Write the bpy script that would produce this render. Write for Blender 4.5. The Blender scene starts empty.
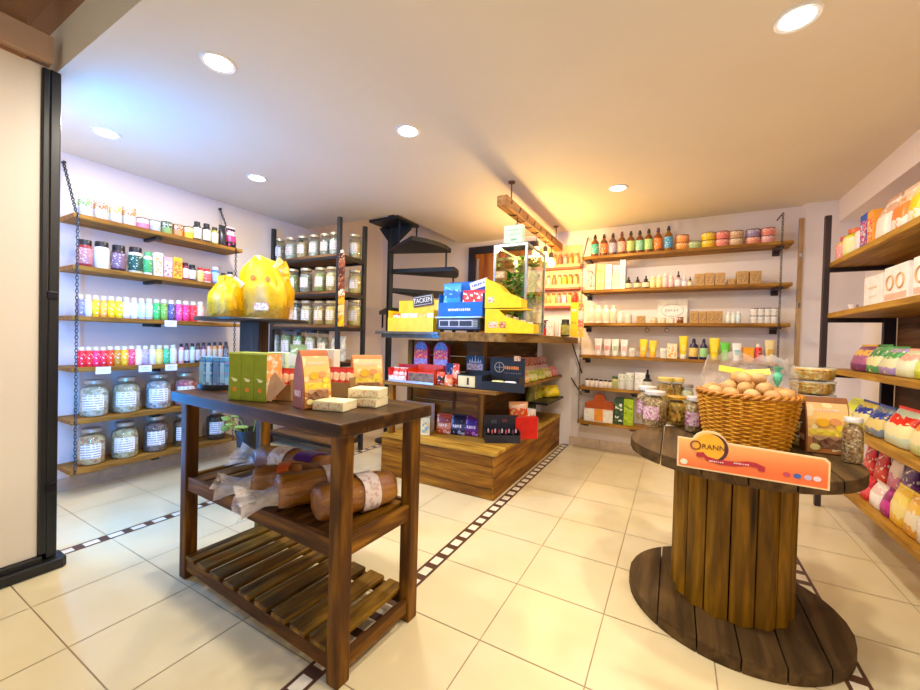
import bpy, bmesh, math, random
from math import pi, sin, cos, radians as R
from mathutils import Vector, Matrix, noise as N3
random.seed(7)
sc = bpy.context.scene
C = sc.collection

# ------------------------------------------------------------------ camera (solved from the room's own lines)
F, H = 386.705, 1.30
yaw, pit, rol = R(29.08839), R(-0.83165), R(1.46842)
fw = Vector((-sin(yaw) * cos(pit), cos(yaw) * cos(pit), sin(pit)))
r0 = Vector((cos(yaw), sin(yaw), 0)); u0 = r0.cross(fw)
rt = r0 * cos(rol) + u0 * sin(rol); up = u0 * cos(rol) - r0 * sin(rol)
cd = bpy.data.cameras.new('camera'); cam = bpy.data.objects.new('camera', cd); C.objects.link(cam)
cam.matrix_world = Matrix(((rt.x, up.x, -fw.x, 0), (rt.y, up.y, -fw.y, 0), (rt.z, up.z, -fw.z, H), (0, 0, 0, 1)))
cd.sensor_width = 36; cd.lens = F * 36 / 920; cd.clip_start = .05; cd.clip_end = 60
sc.camera = cam

# surveying helpers: read a position off a known wall, shelf or floor plane
def ray(x, y): return fw * F + rt * (x - 460) - up * (y - 345)
def proj(p):
    p = Vector(p) - Vector((0, 0, H)); w = p.dot(fw)
    return 460 + F * p.dot(rt) / w, 345 - F * p.dot(up) / w
def depth(p): return (Vector(p) - Vector((0, 0, H))).dot(fw)
def PZ(x, y, z):
    d = ray(x, y); t = (z - H) / d.z; return Vector((d.x * t, d.y * t, z))
def along_x(px, z, y):            # x on the line (y, z) seen in column px
    py = 340
    for _ in range(4):
        d = ray(px, py); x = d.x * y / d.y; py = proj((x, y, z))[1]
    return x
def along_y(px, z, x):
    py = 340
    for _ in range(4):
        d = ray(px, py); y = d.y * x / d.x; py = proj((x, y, z))[1]
    return y

# ------------------------------------------------------------------ materials
def lin(h):
    h = h.lstrip('#'); v = [int(h[i:i + 2], 16) / 255 for i in (0, 2, 4)]
    return tuple(c / 12.92 if c <= .04045 else ((c + .055) / 1.055) ** 2.4 for c in v) + (1,)
def sh(c, k): return tuple(min(1, x * k) for x in c[:3]) + (1,)
MC = {}
def nt(name):
    m = bpy.data.materials.new(name); m.use_nodes = True; t = m.node_tree; t.nodes.clear()
    o = t.nodes.new('ShaderNodeOutputMaterial'); return m, t, o
def nd(t, k, **kw):
    n = t.nodes.new(k)
    for a, b in kw.items():
        if a.startswith('i_'): n.inputs[a[2:].replace('_', ' ')].default_value = b
        else: setattr(n, a, b)
    return n
def ramp(t, fac, stops, interp='LINEAR'):
    r = t.nodes.new('ShaderNodeValToRGB'); r.color_ramp.interpolation = interp
    e = r.color_ramp.elements
    e[0].position, e[0].color = stops[0]
    e[1].position, e[1].color = stops[-1]
    for p, c in stops[1:-1]:
        x = e.new(p); x.color = c
    t.links.new(fac, r.inputs[0]); return r.outputs[0]
def pbsdf(t, o, col, rough=.5, metal=0, spec=.5):
    p = nd(t, 'ShaderNodeBsdfPrincipled'); p.inputs['Roughness'].default_value = rough
    p.inputs['Metallic'].default_value = metal; p.inputs['Specular IOR Level'].default_value = spec
    if isinstance(col, tuple): p.inputs['Base Color'].default_value = col
    else: t.links.new(col, p.inputs['Base Color'])
    t.links.new(p.outputs[0], o.inputs[0]); return p
def texco(t, kind='Object', scale=(1, 1, 1)):
    c = nd(t, 'ShaderNodeTexCoord'); m = nd(t, 'ShaderNodeMapping'); m.inputs['Scale'].default_value = scale
    t.links.new(c.outputs[kind], m.inputs[0]); return m.outputs[0]
def pm(h, rough=.45, metal=0, var=.12, scale=18, spec=.5):
    k = ('pm', h, rough, metal, var, scale, spec)
    if k in MC: return MC[k]
    m, t, o = nt('paint_' + h); c = lin(h)
    n = nd(t, 'ShaderNodeTexNoise'); n.inputs['Scale'].default_value = scale; n.inputs['Detail'].default_value = 2
    t.links.new(texco(t), n.inputs['Vector'])
    pbsdf(t, o, ramp(t, n.outputs[0], [(.3, sh(c, 1 - var)), (.7, sh(c, 1 + var * .6))]), rough, metal, spec)
    MC[k] = m; return m
def printm(a, b, c, scale=22, th=.5, rough=.4):      # printed packaging: blotches of ink on a ground colour
    k = ('pr', a, b, c, scale, th)
    if k in MC: return MC[k]
    m, t, o = nt('print'); co = texco(t)
    v = nd(t, 'ShaderNodeTexVoronoi'); v.inputs['Scale'].default_value = scale * 2.4; t.links.new(co, v.inputs['Vector'])
    s = nd(t, 'ShaderNodeSeparateColor'); t.links.new(v.outputs['Color'], s.inputs[0])
    col = ramp(t, s.outputs[0], [(0, lin(a)), (th, lin(b)), (th + (1 - th) * .55, lin(c))], 'CONSTANT')
    pbsdf(t, o, col, rough); MC[k] = m; return m
def bandm(stops, blot=None, scale=16, rough=.3):     # printed bag: colour bands bottom to top with printed patches
    k = ('bd', str(stops), blot, scale)
    if k in MC: return MC[k]
    m, t, o = nt('printed_film'); g = nd(t, 'ShaderNodeTexCoord'); sp = nd(t, 'ShaderNodeSeparateXYZ')
    t.links.new(g.outputs['Generated'], sp.inputs[0])
    n = nd(t, 'ShaderNodeTexNoise'); n.inputs['Scale'].default_value = 6; t.links.new(g.outputs['Generated'], n.inputs['Vector'])
    ad = nd(t, 'ShaderNodeMath', operation='MULTIPLY_ADD'); t.links.new(n.outputs[0], ad.inputs[0]); ad.inputs[1].default_value = .18
    t.links.new(sp.outputs[2], ad.inputs[2])
    col = ramp(t, ad.outputs[0], [(min(.98, p + .09 if p else 0), lin(c)) for p, c in stops], 'CONSTANT')
    if blot:
        v = nd(t, 'ShaderNodeTexNoise'); v.inputs['Scale'].default_value = scale * 1.7; v.inputs['Detail'].default_value = 1
        t.links.new(texco(t), v.inputs['Vector'])
        f = ramp(t, v.outputs[0], [(0, (0, 0, 0, 1)), (.62, (1, 1, 1, 1))], 'CONSTANT')
        mx = nd(t, 'ShaderNodeMix', data_type='RGBA'); t.links.new(f, mx.inputs[0]); t.links.new(col, mx.inputs[6]); mx.inputs[7].default_value = lin(blot)
        col = mx.outputs[2]
    pbsdf(t, o, col, rough); MC[k] = m; return m
def wood(name, dark, mid, light, axis=0, sc_=1.0, rough=.55, knots=True):
    k = ('wd', name, axis)
    if k in MC: return MC[k]
    m, t, o = nt(name); s = [9 * sc_] * 3; s[axis] = .9 * sc_
    co = texco(t, 'Object', s)
    n = nd(t, 'ShaderNodeTexNoise'); n.inputs['Scale'].default_value = 2.2; n.inputs['Detail'].default_value = 6; n.inputs['Distortion'].default_value = .5
    t.links.new(co, n.inputs['Vector'])
    n2 = nd(t, 'ShaderNodeTexNoise'); n2.inputs['Scale'].default_value = 14; n2.inputs['Detail'].default_value = 3; t.links.new(co, n2.inputs['Vector'])
    ad = nd(t, 'ShaderNodeMath', operation='MULTIPLY_ADD'); t.links.new(n2.outputs[0], ad.inputs[0]); ad.inputs[1].default_value = .16; t.links.new(n.outputs[0], ad.inputs[2])
    col = ramp(t, ad.outputs[0], [(.32, lin(dark)), (.56, lin(mid)), (.84, lin(light))])
    if knots:
        v = nd(t, 'ShaderNodeTexVoronoi'); v.inputs['Scale'].default_value = .75; t.links.new(co, v.inputs['Vector'])
        f = ramp(t, v.outputs['Distance'], [(.04, (1, 1, 1, 1)), (.13, (0, 0, 0, 1))])
        mx = nd(t, 'ShaderNodeMix', data_type='RGBA'); t.links.new(f, mx.inputs[0]); t.links.new(col, mx.inputs[6]); mx.inputs[7].default_value = sh(lin(dark), .5)
        col = mx.outputs[2]
    p = pbsdf(t, o, col, rough, 0, .22)
    b = nd(t, 'ShaderNodeBump'); b.inputs['Strength'].default_value = .15; t.links.new(ad.outputs[0], b.inputs['Height']); t.links.new(b.outputs[0], p.inputs['Normal'])
    MC[k] = m; return m
def glass(tint='#f4fbf8', gloss=.12, name='clear_glass', rough=.03):
    k = ('gl', tint, gloss, name)
    if k in MC: return MC[k]
    m, t, o = nt(name)
    a = nd(t, 'ShaderNodeBsdfTransparent'); a.inputs[0].default_value = lin(tint)
    g = nd(t, 'ShaderNodeBsdfGlossy'); g.inputs['Roughness'].default_value = rough
    lw = nd(t, 'ShaderNodeLayerWeight'); lw.inputs['Blend'].default_value = .35
    ml = nd(t, 'ShaderNodeMath', operation='MULTIPLY_ADD'); t.links.new(lw.outputs['Facing'], ml.inputs[0]); ml.inputs[1].default_value = .5; ml.inputs[2].default_value = gloss * .4
    x = nd(t, 'ShaderNodeMixShader'); t.links.new(ml.outputs[0], x.inputs[0]); t.links.new(a.outputs[0], x.inputs[1]); t.links.new(g.outputs[0], x.inputs[2])
    t.links.new(x.outputs[0], o.inputs[0]); MC[k] = m; return m
def film(h, alpha, rough=.2, name='plastic_film'):
    k = ('fi', h, alpha)
    if k in MC: return MC[k]
    m, t, o = nt(name)
    a = nd(t, 'ShaderNodeBsdfTransparent'); p = nd(t, 'ShaderNodeBsdfPrincipled'); p.inputs['Base Color'].default_value = lin(h); p.inputs['Roughness'].default_value = rough
    n = nd(t, 'ShaderNodeTexNoise'); n.inputs['Scale'].default_value = 14; t.links.new(texco(t), n.inputs['Vector'])
    f = ramp(t, n.outputs[0], [(.35, (alpha * .5,) * 3 + (1,)), (.65, (min(1, alpha * 1.5),) * 3 + (1,))])
    x = nd(t, 'ShaderNodeMixShader'); t.links.new(f, x.inputs[0]); t.links.new(a.outputs[0], x.inputs[1]); t.links.new(p.outputs[0], x.inputs[2])
    t.links.new(x.outputs[0], o.inputs[0]); MC[k] = m; return m
def grains(a, b, c, scale=70):                        # loose dry goods behind glass
    k = ('gr', a, b, c, scale)
    if k in MC: return MC[k]
    m, t, o = nt('dry_goods'); v = nd(t, 'ShaderNodeTexVoronoi'); v.inputs['Scale'].default_value = scale; t.links.new(texco(t), v.inputs['Vector'])
    s = nd(t, 'ShaderNodeSeparateColor'); t.links.new(v.outputs['Color'], s.inputs[0])
    p = pbsdf(t, o, ramp(t, s.outputs[0], [(.1, lin(a)), (.5, lin(b)), (.9, lin(c))]), .7)
    bp = nd(t, 'ShaderNodeBump'); bp.inputs['Strength'].default_value = .5; bp.inputs['Distance'].default_value = .01
    t.links.new(v.outputs['Distance'], bp.inputs['Height']); t.links.new(bp.outputs[0], p.inputs['Normal']); MC[k] = m; return m
def emit(h, s, name='lamp_glow'):
    k = ('em', h, s)
    if k in MC: return MC[k]
    m, t, o = nt(name); e = nd(t, 'ShaderNodeEmission'); e.inputs[0].default_value = lin(h); e.inputs[1].default_value = s
    t.links.new(e.outputs[0], o.inputs[0]); MC[k] = m; return m
def plaster(name, h, var=.03):
    m, t, o = nt(name); n = nd(t, 'ShaderNodeTexNoise'); n.inputs['Scale'].default_value = 1.7; n.inputs['Detail'].default_value = 5
    t.links.new(texco(t), n.inputs['Vector']); c = lin(h)
    p = pbsdf(t, o, ramp(t, n.outputs[0], [(.3, sh(c, 1 - var)), (.7, sh(c, 1 + var))]), .75, 0, .3); return m

# ------------------------------------------------------------------ mesh builder
class B:
    def __init__(s): s.v = []; s.f = []; s.m = []; s.c = 0
    def add(s, vs, fs):
        o = len(s.v); s.v += [tuple(x) for x in vs]; s.f += [tuple(i + o for i in f) for f in fs]; s.m += [s.c] * len(fs); return s
    def box(s, cx, cy, cz, sx, sy, sz, M=None):
        vs = [Vector((x * sx / 2, y * sy / 2, z * sz / 2)) for x in (-1, 1) for y in (-1, 1) for z in (-1, 1)]
        if M is not None: vs = [M @ v for v in vs]
        vs = [v + Vector((cx, cy, cz)) for v in vs]
        return s.add(vs, [(0, 1, 3, 2), (4, 6, 7, 5), (0, 4, 5, 1), (2, 3, 7, 6), (0, 2, 6, 4), (1, 5, 7, 3)])
    def bb(s, x0, x1, y0, y1, z0, z1): return s.box((x0 + x1) / 2, (y0 + y1) / 2, (z0 + z1) / 2, abs(x1 - x0), abs(y1 - y0), abs(z1 - z0))
    def lathe(s, prof, n=16, cx=0, cy=0, a0=0, a1=2 * pi, ex=1, ey=1, cap=True):
        full = abs(a1 - a0 - 2 * pi) < 1e-6; k = n if full else n + 1; vs = []; fs = []
        for r_, z in prof:
            for i in range(k):
                a = a0 + (a1 - a0) * i / n; vs.append((cx + r_ * cos(a) * ex, cy + r_ * sin(a) * ey, z))
        for j in range(len(prof) - 1):
            for i in range(n):
                b = (i + 1) % k; fs.append((j * k + i, j * k + b, (j + 1) * k + b, (j + 1) * k + i))
        if full and cap:
            if prof[0][0] > 1e-6: fs.append(tuple(range(k - 1, -1, -1)))
            if prof[-1][0] > 1e-6: fs.append(tuple((len(prof) - 1) * k + i for i in range(k)))
        return s.add(vs, fs)
    def tube(s, pts, r_, n=6, closed=False):
        pts = [Vector(p) for p in pts]; L = len(pts); vs = []; fs = []; pu = None
        for i, p in enumerate(pts):
            if closed: d = pts[(i + 1) % L] - pts[i - 1]
            else: d = pts[min(i + 1, L - 1)] - pts[max(i - 1, 0)]
            d = d.normalized() if d.length > 1e-9 else Vector((0, 0, 1))
            if pu is None: pu = d.orthogonal().normalized()
            pu = (pu - d * pu.dot(d)); pu = pu.normalized() if pu.length > 1e-6 else d.orthogonal().normalized()
            w = d.cross(pu); rr = r_[i] if isinstance(r_, (list, tuple)) else r_
            vs += [p + (pu * cos(2 * pi * k / n) + w * sin(2 * pi * k / n)) * rr for k in range(n)]
        for i in range(L if closed else L - 1):
            j = (i + 1) % L
            fs += [(i * n + k, i * n + (k + 1) % n, j * n + (k + 1) % n, j * n + k) for k in range(n)]
        if not closed: fs += [tuple(range(n - 1, -1, -1)), tuple((L - 1) * n + k for k in range(n))]
        return s.add(vs, fs)
    def prism(s, out, y0, y1):                        # outline in x,z extruded along y
        n = len(out); vs = [(x, y0, z) for x, z in out] + [(x, y1, z) for x, z in out]
        return s.add(vs, [tuple(range(n)), tuple(range(2 * n - 1, n - 1, -1))] + [(i, i + n, (i + 1) % n + n, (i + 1) % n) for i in range(n)])
    def slab(s, out, z0, z1):                         # outline in x,y extruded along z
        n = len(out); vs = [(x, y, z0) for x, y in out] + [(x, y, z1) for x, y in out]
        return s.add(vs, [tuple(range(n - 1, -1, -1)), tuple(range(n, 2 * n))] + [(i, (i + 1) % n, (i + 1) % n + n, i + n) for i in range(n)])
    def loft(s, rings, cap=True):
        n = len(rings[0]); vs = [p for r_ in rings for p in r_]; fs = []
        for j in range(len(rings) - 1):
            fs += [(j * n + i, j * n + (i + 1) % n, (j + 1) * n + (i + 1) % n, (j + 1) * n + i) for i in range(n)]
        if cap: fs += [tuple(range(n - 1, -1, -1)), tuple((len(rings) - 1) * n + i for i in range(n))]
        return s.add(vs, fs)
    def ell(s, cx, cy, cz, rx, ry, rz, n=12, m=7, jit=0, seed=0):
        vs = [(cx, cy, cz - rz)]; fs = []
        for j in range(1, m):
            t = -pi / 2 + pi * j / m
            for i in range(n):
                a = 2 * pi * i / n; p = Vector((cos(t) * cos(a), cos(t) * sin(a), sin(t)))
                k = 1 + jit * N3.noise(p * 1.7 + Vector((seed, seed * .37, 0)))
                vs.append((cx + p.x * rx * k, cy + p.y * ry * k, cz + p.z * rz * k))
        vs.append((cx, cy, cz + rz)); L = len(vs) - 1
        fs += [(0, 1 + (i + 1) % n, 1 + i) for i in range(n)]
        for j in range(m - 2):
            b = 1 + j * n; fs += [(b + i, b + (i + 1) % n, b + n + (i + 1) % n, b + n + i) for i in range(n)]
        b = 1 + (m - 2) * n; fs += [(b + i, b + (i + 1) % n, L) for i in range(n)]
        return s.add(vs, fs)
    def mesh(s, name, mats, smooth=False):
        me = bpy.data.meshes.new(name); me.from_pydata(s.v, [], s.f)
        for m in (mats if isinstance(mats, (list, tuple)) else [mats]): me.materials.append(m)
        for p, i in zip(me.polygons, s.m): p.material_index = i
        bm = bmesh.new(); bm.from_mesh(me); bmesh.ops.recalc_face_normals(bm, faces=bm.faces); bm.to_mesh(me); bm.free()
        if smooth:
            me.shade_smooth(); me.set_sharp_from_angle(angle=R(42 if smooth is True else smooth))
        me.update(); return me
    def obj(s, name, mats, parent=None, smooth=False, bevel=0):
        return link(name, s.mesh(name, mats, smooth), parent, bevel)
def link(name, me, parent=None, bevel=0):
    o = bpy.data.objects.new(name, me); C.objects.link(o)
    if parent is not None: o.parent = parent
    if bevel:
        b = o.modifiers.new('bevel', 'BEVEL'); b.width = bevel; b.segments = 2; b.limit_method = 'ANGLE'; b.angle_limit = R(50)
    return o
def tag(o, label, cat, group=None, kind=None):
    o['label'] = label
    if cat: o['category'] = cat
    if group: o['group'] = group
    if kind: o['kind'] = kind
    return o
def T(name, label, cat, loc=(0, 0, 0), rz=0, group=None):
    o = bpy.data.objects.new(name, None); o.empty_display_size = .05; C.objects.link(o)
    o.location = Vector(loc) + Vector((0, 0, .0012 if loc[2] > .1 and loc[2] < 2.6 else 0)); o.rotation_euler = (0, 0, rz); return tag(o, label, cat, group)
def S(name, b, mats, smooth=False, parent=None, bevel=0):
    o = b.obj(name, mats, parent, smooth, bevel)
    if parent is None: o['kind'] = 'structure'
    return o
CACHE = {}
def cached(key, fn):
    if key not in CACHE: CACHE[key] = fn()
    return CACHE[key]

# ------------------------------------------------------------------ shared materials
WHITE = pm('#f2efe8', .5); BLACK = pm('#17161a', .4); STEEL = pm('#2b2a2d', .45, .6); CHROME = pm('#c9ccd0', .2, .9)
M_wall = plaster('wall_paint', '#efe6e3'); M_ceil = plaster('ceiling_paint', '#e6dcc8', .02); M_upper = plaster('lobby_dim_paint', '#a9805f', .05)  # lobby brown has the dimness of the unlit upper ceiling put into its colour
TABLE = lambda ax: wood('table_wood', '#241303', '#593407', '#a06c12', ax)
SHELF = lambda ax: wood('shelf_wood', '#5c3c14', '#936524', '#c0913e', ax, 1.0, .6)
PINE = lambda ax: wood('island_wood', '#452706', '#80500f', '#b57f22', ax, .9, .55)
DARKW = lambda ax: wood('dark_board', '#2a1a11', '#46301f', '#6a4c30', ax)
REEL = lambda ax: wood('reel_wood', '#32230f', '#4d381d', '#6a502c', ax, 1.0, .65, False)
STAVE = wood('stave_wood', '#3a2603', '#6f4b06', '#a87710', 2, 1.0, .5)
GLASS = glass()

# ------------------------------------------------------------------ the setting
XL, XR, YB, ZC = -4.27, 1.5, 4.97, 2.70
# floor: tiles and the three mosaic border strips are one surface
fb = B()
strips = [(-3.12, -3.04), (-1.225, -1.143), (.62, .702)]
fb.c = 0; fb.bb(XL, XR, -1.8, YB, -.05, -.003)
edges = []
def split(a, b, n): return [(a + (b - a) * i / n, a + (b - a) * (i + 1) / n) for i in range(n)]
cols = split(XL, strips[0][0], 2) + split(strips[0][1], strips[1][0], 4) + split(strips[1][1], strips[2][0], 4) + split(strips[2][1], XR, 2)
g = .0025; y = 1.505 - .452 * 8
rows = []
while y < YB: rows.append((max(y, -1.8), min(y + .452, YB))); y += .452
for a, b in cols:
    for c, d in rows:
        if d - c < .02: continue
        fb.c = 1; fb.add([(a + g, c + g, 0), (b - g, c + g, 0), (b - g, d - g, 0), (a + g, d - g, 0)], [(0, 1, 2, 3)])
for a, b in strips:
    fb.c = 2; fb.add([(a, -1.8, 0), (b, -1.8, 0), (b, YB, 0), (a, YB, 0)], [(0, 1, 2, 3)])
    y = -1.78
    while y < YB - .1:
        fb.c = 3; fb.add([(a + .014, y, .0006), (b - .014, y, .0006), (b - .014, y + .072, .0006), (a + .014, y + .072, .0006)], [(0, 1, 2, 3)]); y += .118
def tilem():
    m, t, o = nt('floor_tile'); n = nd(t, 'ShaderNodeTexNoise'); n.inputs['Scale'].default_value = 2.5; n.inputs['Detail'].default_value = 4
    t.links.new(texco(t), n.inputs['Vector'])
    p = pbsdf(t, o, ramp(t, n.outputs[0], [(.3, lin('#ddcb9e')), (.7, lin('#e4d5ae'))]), .22, 0, .4); return m
S('floor', fb, [pm('#b39a78', .8), tilem(), pm('#5a3b28', .4), pm('#efe3c8', .3)])
w = B(); w.bb(XL - .12, XL, .775, YB + .12, 0, 3.3); S('wall_left', w, M_wall)
w = B(); w.bb(XL, XR + .12, YB, YB + .12, 0, 3.3); S('wall_back', w, M_wall)
w = B(); w.bb(XR, XR + .12, -1.8, YB, 0, 3.3); S('wall_right', w, M_wall)
w = B(); w.bb(XL, -3.02, .655, .775, 0, ZC); S('wall_front', w, M_wall)
w = B(); w.bb(-3.06, -2.96, -1.8, .655, 0, 3.2); S('wall_entrance', w, M_upper)
w = B(); w.bb(1.055, XR, YB - .07, YB, 0, ZC); S('wall_pier', w, M_wall)
w = B(); w.bb(1.305, XR, .775, YB - .07, 2.49, ZC); S('wall_bulkhead', w, M_wall)
cb = B(); cb.slab([(XL, .775), (XR, .775), (XR, YB), (-2.79, YB), (-2.79, 3.48), (XL, 3.48)], ZC, ZC + .24); S('ceiling', cb, M_ceil)
cb = B(); cb.bb(XL, XR, -1.8, .775, 3.12, 3.2); cb.bb(XL, XR, .775, .9, ZC + .24, 3.2); S('ceiling_entrance', cb, M_upper)
cb = B(); cb.bb(XL, -2.79, 3.48, YB, 3.28, 3.34); cb.bb(-2.79, -2.75, 3.48, YB, ZC + .24, 3.3); cb.bb(XL, -2.79, 3.44, 3.48, ZC + .24, 3.3); S('ceiling_stairwell', cb, M_wall)
cb = B(); cb.bb(-2.985, -2.9, -1.8, .74, 2.70, 2.83); S('trim_1', cb, plaster('lintel_paint', '#c2a48e'))
cb = B(); cb.bb(-2.96, XR, .44, .52, 3.0, 3.12); S('trim_2', cb, pm('#5e5348', .7))
cb = B(); cb.bb(-2.94, XR, -1.8, .36, 3.07, 3.115); S('ceiling_dark_slab', cb, pm('#1d2126', .6))  # near-black slab added to darken the upper ceiling like an unlit opening
cb = B()
for i in range(6):
    a = -1.14 + i * .367; cb.bb(a + .002, min(a + .365, 1.05), YB - .014, YB, 0, .115)
S('baseboard_back', cb, pm('#d8c3ab', .35), bevel=.003)
cb = B()
for i in range(8): cb.bb(XR - .014, XR, 1.0 + i * .48, 1.0 + i * .48 + .477, 0, .115)
S('baseboard_right', cb, pm('#d8c3ab', .35))
cb = B()
for i in range(7): cb.bb(XL, XL + .014, .8 + i * .59, .8 + i * .59 + .587, 0, .1)
S('baseboard_left', cb, pm('#cbb79f', .35))
# thin wooden cover strip on the back wall by the pier, with two bright metal clips
cs = B().bb(1.02, 1.055, YB - .085, YB - .06, .1, 2.56).obj('trim_3', wood('strip_wood', '#8a6a48', '#b08d63', '#cfae84', 2)); cs['kind'] = 'structure'
for z in (1.72, 2.2): B().box(1.037, YB - .09, z, .026, .012, .05).obj('clip', CHROME, cs, bevel=.004)

# entrance door leaf: white panel with a black upright edge, standing open against the shop
d = B().bb(-2.985, -2.94, -.35, .705, .085, 2.675).obj('door_1', pm('#e0d6c8', .35, 0, .02, 2), bevel=.004); d['kind'] = 'structure'
d['label'] = 'tall white door leaf with black edge standing open at the entrance'
e = B(); e.bb(-3.0, -2.925, .705, .735, .09, 2.67); e.bb(-3.02, -2.93, .735, .778, .06, 2.675); e.obj('edge_frame', pm('#121318', .35), d, bevel=.006)
B().bb(-3.0, -2.915, -.35, .72, .005, .085).obj('bottom_rail', pm('#15151a', .45), d, bevel=.006)
B().slab([(-3.02, .5), (-2.9, .5), (-2.885, .52), (-2.885, .79), (-2.9, .81), (-3.02, .81)], .0, .055).obj('foot', pm('#141418', .5), d, bevel=.008)
b = B(); b.bb(-2.928, -2.915, .728, .772, .42, .47); b.bb(-2.928, -2.918, .728, .772, 1.46, 1.5); b.obj('hinge', pm('#2c2c33', .3, .8), d, bevel=.003)
# blue led strip fixed behind the door edge
ls = T('led_strip', 'blue light strip behind the black door edge', 'light', (-3.10, .80, 0))
B().bb(-.02, .02, -.022, 0, .3, 2.5).obj('channel', STEEL, ls); B().bb(-.013, .013, 0, .008, .32, 2.48).obj('diffuser', emit('#0098ff', 210), ls)

# door and dark frame in the back wall under the stairs
dw = B().bb(-2.53, -1.72, YB - .03, YB - .005, 0, 2.52).obj('door_2', wood('door_wood', '#6b3a14', '#95571f', '#b9772f', 2, .7, .4)); dw['kind'] = 'structure'
dw['label'] = 'brown wooden door with dark frame in the back wall'
e = B(); e.bb(-2.63, -2.53, YB - .06, YB, 0, 2.62); e.bb(-1.72, -1.62, YB - .06, YB, 0, 2.62); e.bb(-2.53, -1.72, YB - .06, YB, 2.52, 2.62)
e.obj('door_frame', pm('#1d1b22', .4), dw, bevel=.005)
e = B(); e.bb(-2.5, -2.47, YB - .05, YB - .03, .1, 2.45); e.bb(-1.78, -1.75, YB - .05, YB - .03, .1, 2.45); e.obj('door_bead', pm('#a9a7b0', .3, .3), dw)

# ------------------------------------------------------------------ lamps
def downlight(x, y, lab, big=1):
    t = T('downlight', lab, 'ceiling light', (x, y, ZC), 0, 'round recessed ceiling lights')
    B().lathe([(.062, -.004), (.078, -.008), (.084, -.003), (.084, 0), (.062, 0)], 28, cap=False).obj('trim_ring', pm('#e9e6e0', .4), t, True)
    B().lathe([(.062, -.003), (.06, -.0045)], 24).obj('diffuser', emit('#fff6ea', 25), t)
    l = bpy.data.lights.new('downlight_lamp', 'AREA'); l.shape = 'DISK'; l.size = .13; l.energy = 17 * big; l.color = (1, .905, .76)
    lo = bpy.data.objects.new('downlight_lamp', l); C.objects.link(lo); lo.location = (x, y, ZC - .012)
for x, y, lab in [(.40, 2.07, 'round ceiling light above the cable-reel table, the largest in view'), (-2.05, 1.11, 'round ceiling light above the entrance side of the bread table'),
        (-3.47, 1.143, 'round ceiling light above the jars by the white door'), (-1.575, 2.055, 'round ceiling light midway between bread table and counter'),
        (-3.225, 2.084, 'round ceiling light above the yellow bread bags'), (-.478, 3.631, 'round ceiling light before the back wall, beside the hanging beam')]:
    downlight(x * 1.029, y * 1.029, lab, .4 if x < -3.4 else (.8 if x < -3 else 1))
downlight(-.6, 1.11, 'added unseen ceiling light above the open floor near the entrance'); downlight(.5, .9, 'added unseen ceiling light by the entrance, on the cable-reel side')  # two extra downlights added out of view

# ------------------------------------------------------------------ furniture: bread table
a = math.atan2(-.054, 1.174)
tb = T('display_table', 'dark-stained wooden three-tier table holding bread on its middle shelf', 'table', (-2.277, 1.072, 0), a)
Lx, Ly = 1.235, .47
for i, (x, y) in enumerate(((0, 0), (Lx - .062, 0), (0, Ly - .062), (Lx - .062, Ly - .062))):
    B().bb(x, x + .062, y, y + .062, 0, .937).obj('leg', TABLE(2), tb, bevel=.006)
B().bb(-.035, Lx + .03, -.035, Ly + .04, .937, .99).obj('tabletop', wood('table_top_wood', '#1f1207', '#3c240d', '#654319', 0, 1.0, .4), tb, bevel=.006)
RAILS = lambda n_, z0, z1: [B().bb(*c_, z0, z1).obj(n_, TABLE(ax), tb, bevel=.004) for c_, ax in (((.062, Lx - .062, .008, .033), 0), ((.062, Lx - .062, Ly - .033, Ly - .008), 0), ((.01, .035, .062, Ly - .062), 1), ((Lx - .035, Lx - .01, .062, Ly - .062), 1))]
RAILS('shelf_rail', .47, .542)
m = B()
for i in range(9): m.bb(.06 + i * .125, .165 + i * .125, .032, Ly - .032, .515, .535)
m.obj('bread_shelf', TABLE(1), tb, bevel=.003)
RAILS('base_rail', .045, .105)
m = B()
for i in range(9): m.bb(.05 + i * .1275, .143 + i * .1275, .006, Ly - .006, .106, .126)
m.obj('slatted_shelf', wood('slat_wood', '#302006', '#674810', '#a87c24', 1), tb, bevel=.004)
MT = Matrix.Translation((-2.277, 1.072, 0)) @ Matrix.Rotation(a, 4, 'Z')

# ------------------------------------------------------------------ cable-reel table
RX, RY = .267, 2.34
sp = T('cable_reel_table', 'big wooden cable reel used as a round display table', 'table', (RX, RY, 0))
def disc(r_, z0, z1, nb, name, mat):
    o = B(); W = 2 * r_ / nb
    for i in range(nb):
        x0 = -r_ + i * W + .0025; x1 = x0 + W - .005; o_ = []
        xs = [x0 + (x1 - x0) * k / 8 for k in range(9)]
        o_ = [(x, -math.sqrt(max(0, r_ * r_ - x * x))) for x in xs] + [(x, math.sqrt(max(0, r_ * r_ - x * x))) for x in reversed(xs)]
        o.slab(o_, z0, z1)
    return o.obj(name, mat, sp, bevel=.003)
disc(.452, .0, .062, 6, 'base_disc', REEL(1)); disc(.466, .748, .8, 6, 'top_disc', REEL(1))
m = B(); nS = 15
for i in range(nS):
    a0 = 2 * pi * i / nS + .012; a1 = 2 * pi * (i + 1) / nS - .012
    m.slab([(.235 * cos(a0), .235 * sin(a0)), (.252 * cos((a0 + a1) / 2), .252 * sin((a0 + a1) / 2)), (.235 * cos(a1), .235 * sin(a1)), (.2 * cos(a1), .2 * sin(a1)), (.2 * cos(a0), .2 * sin(a0))], .062, .748)
m.obj('stave_drum', STAVE, sp, bevel=.002)

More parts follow.
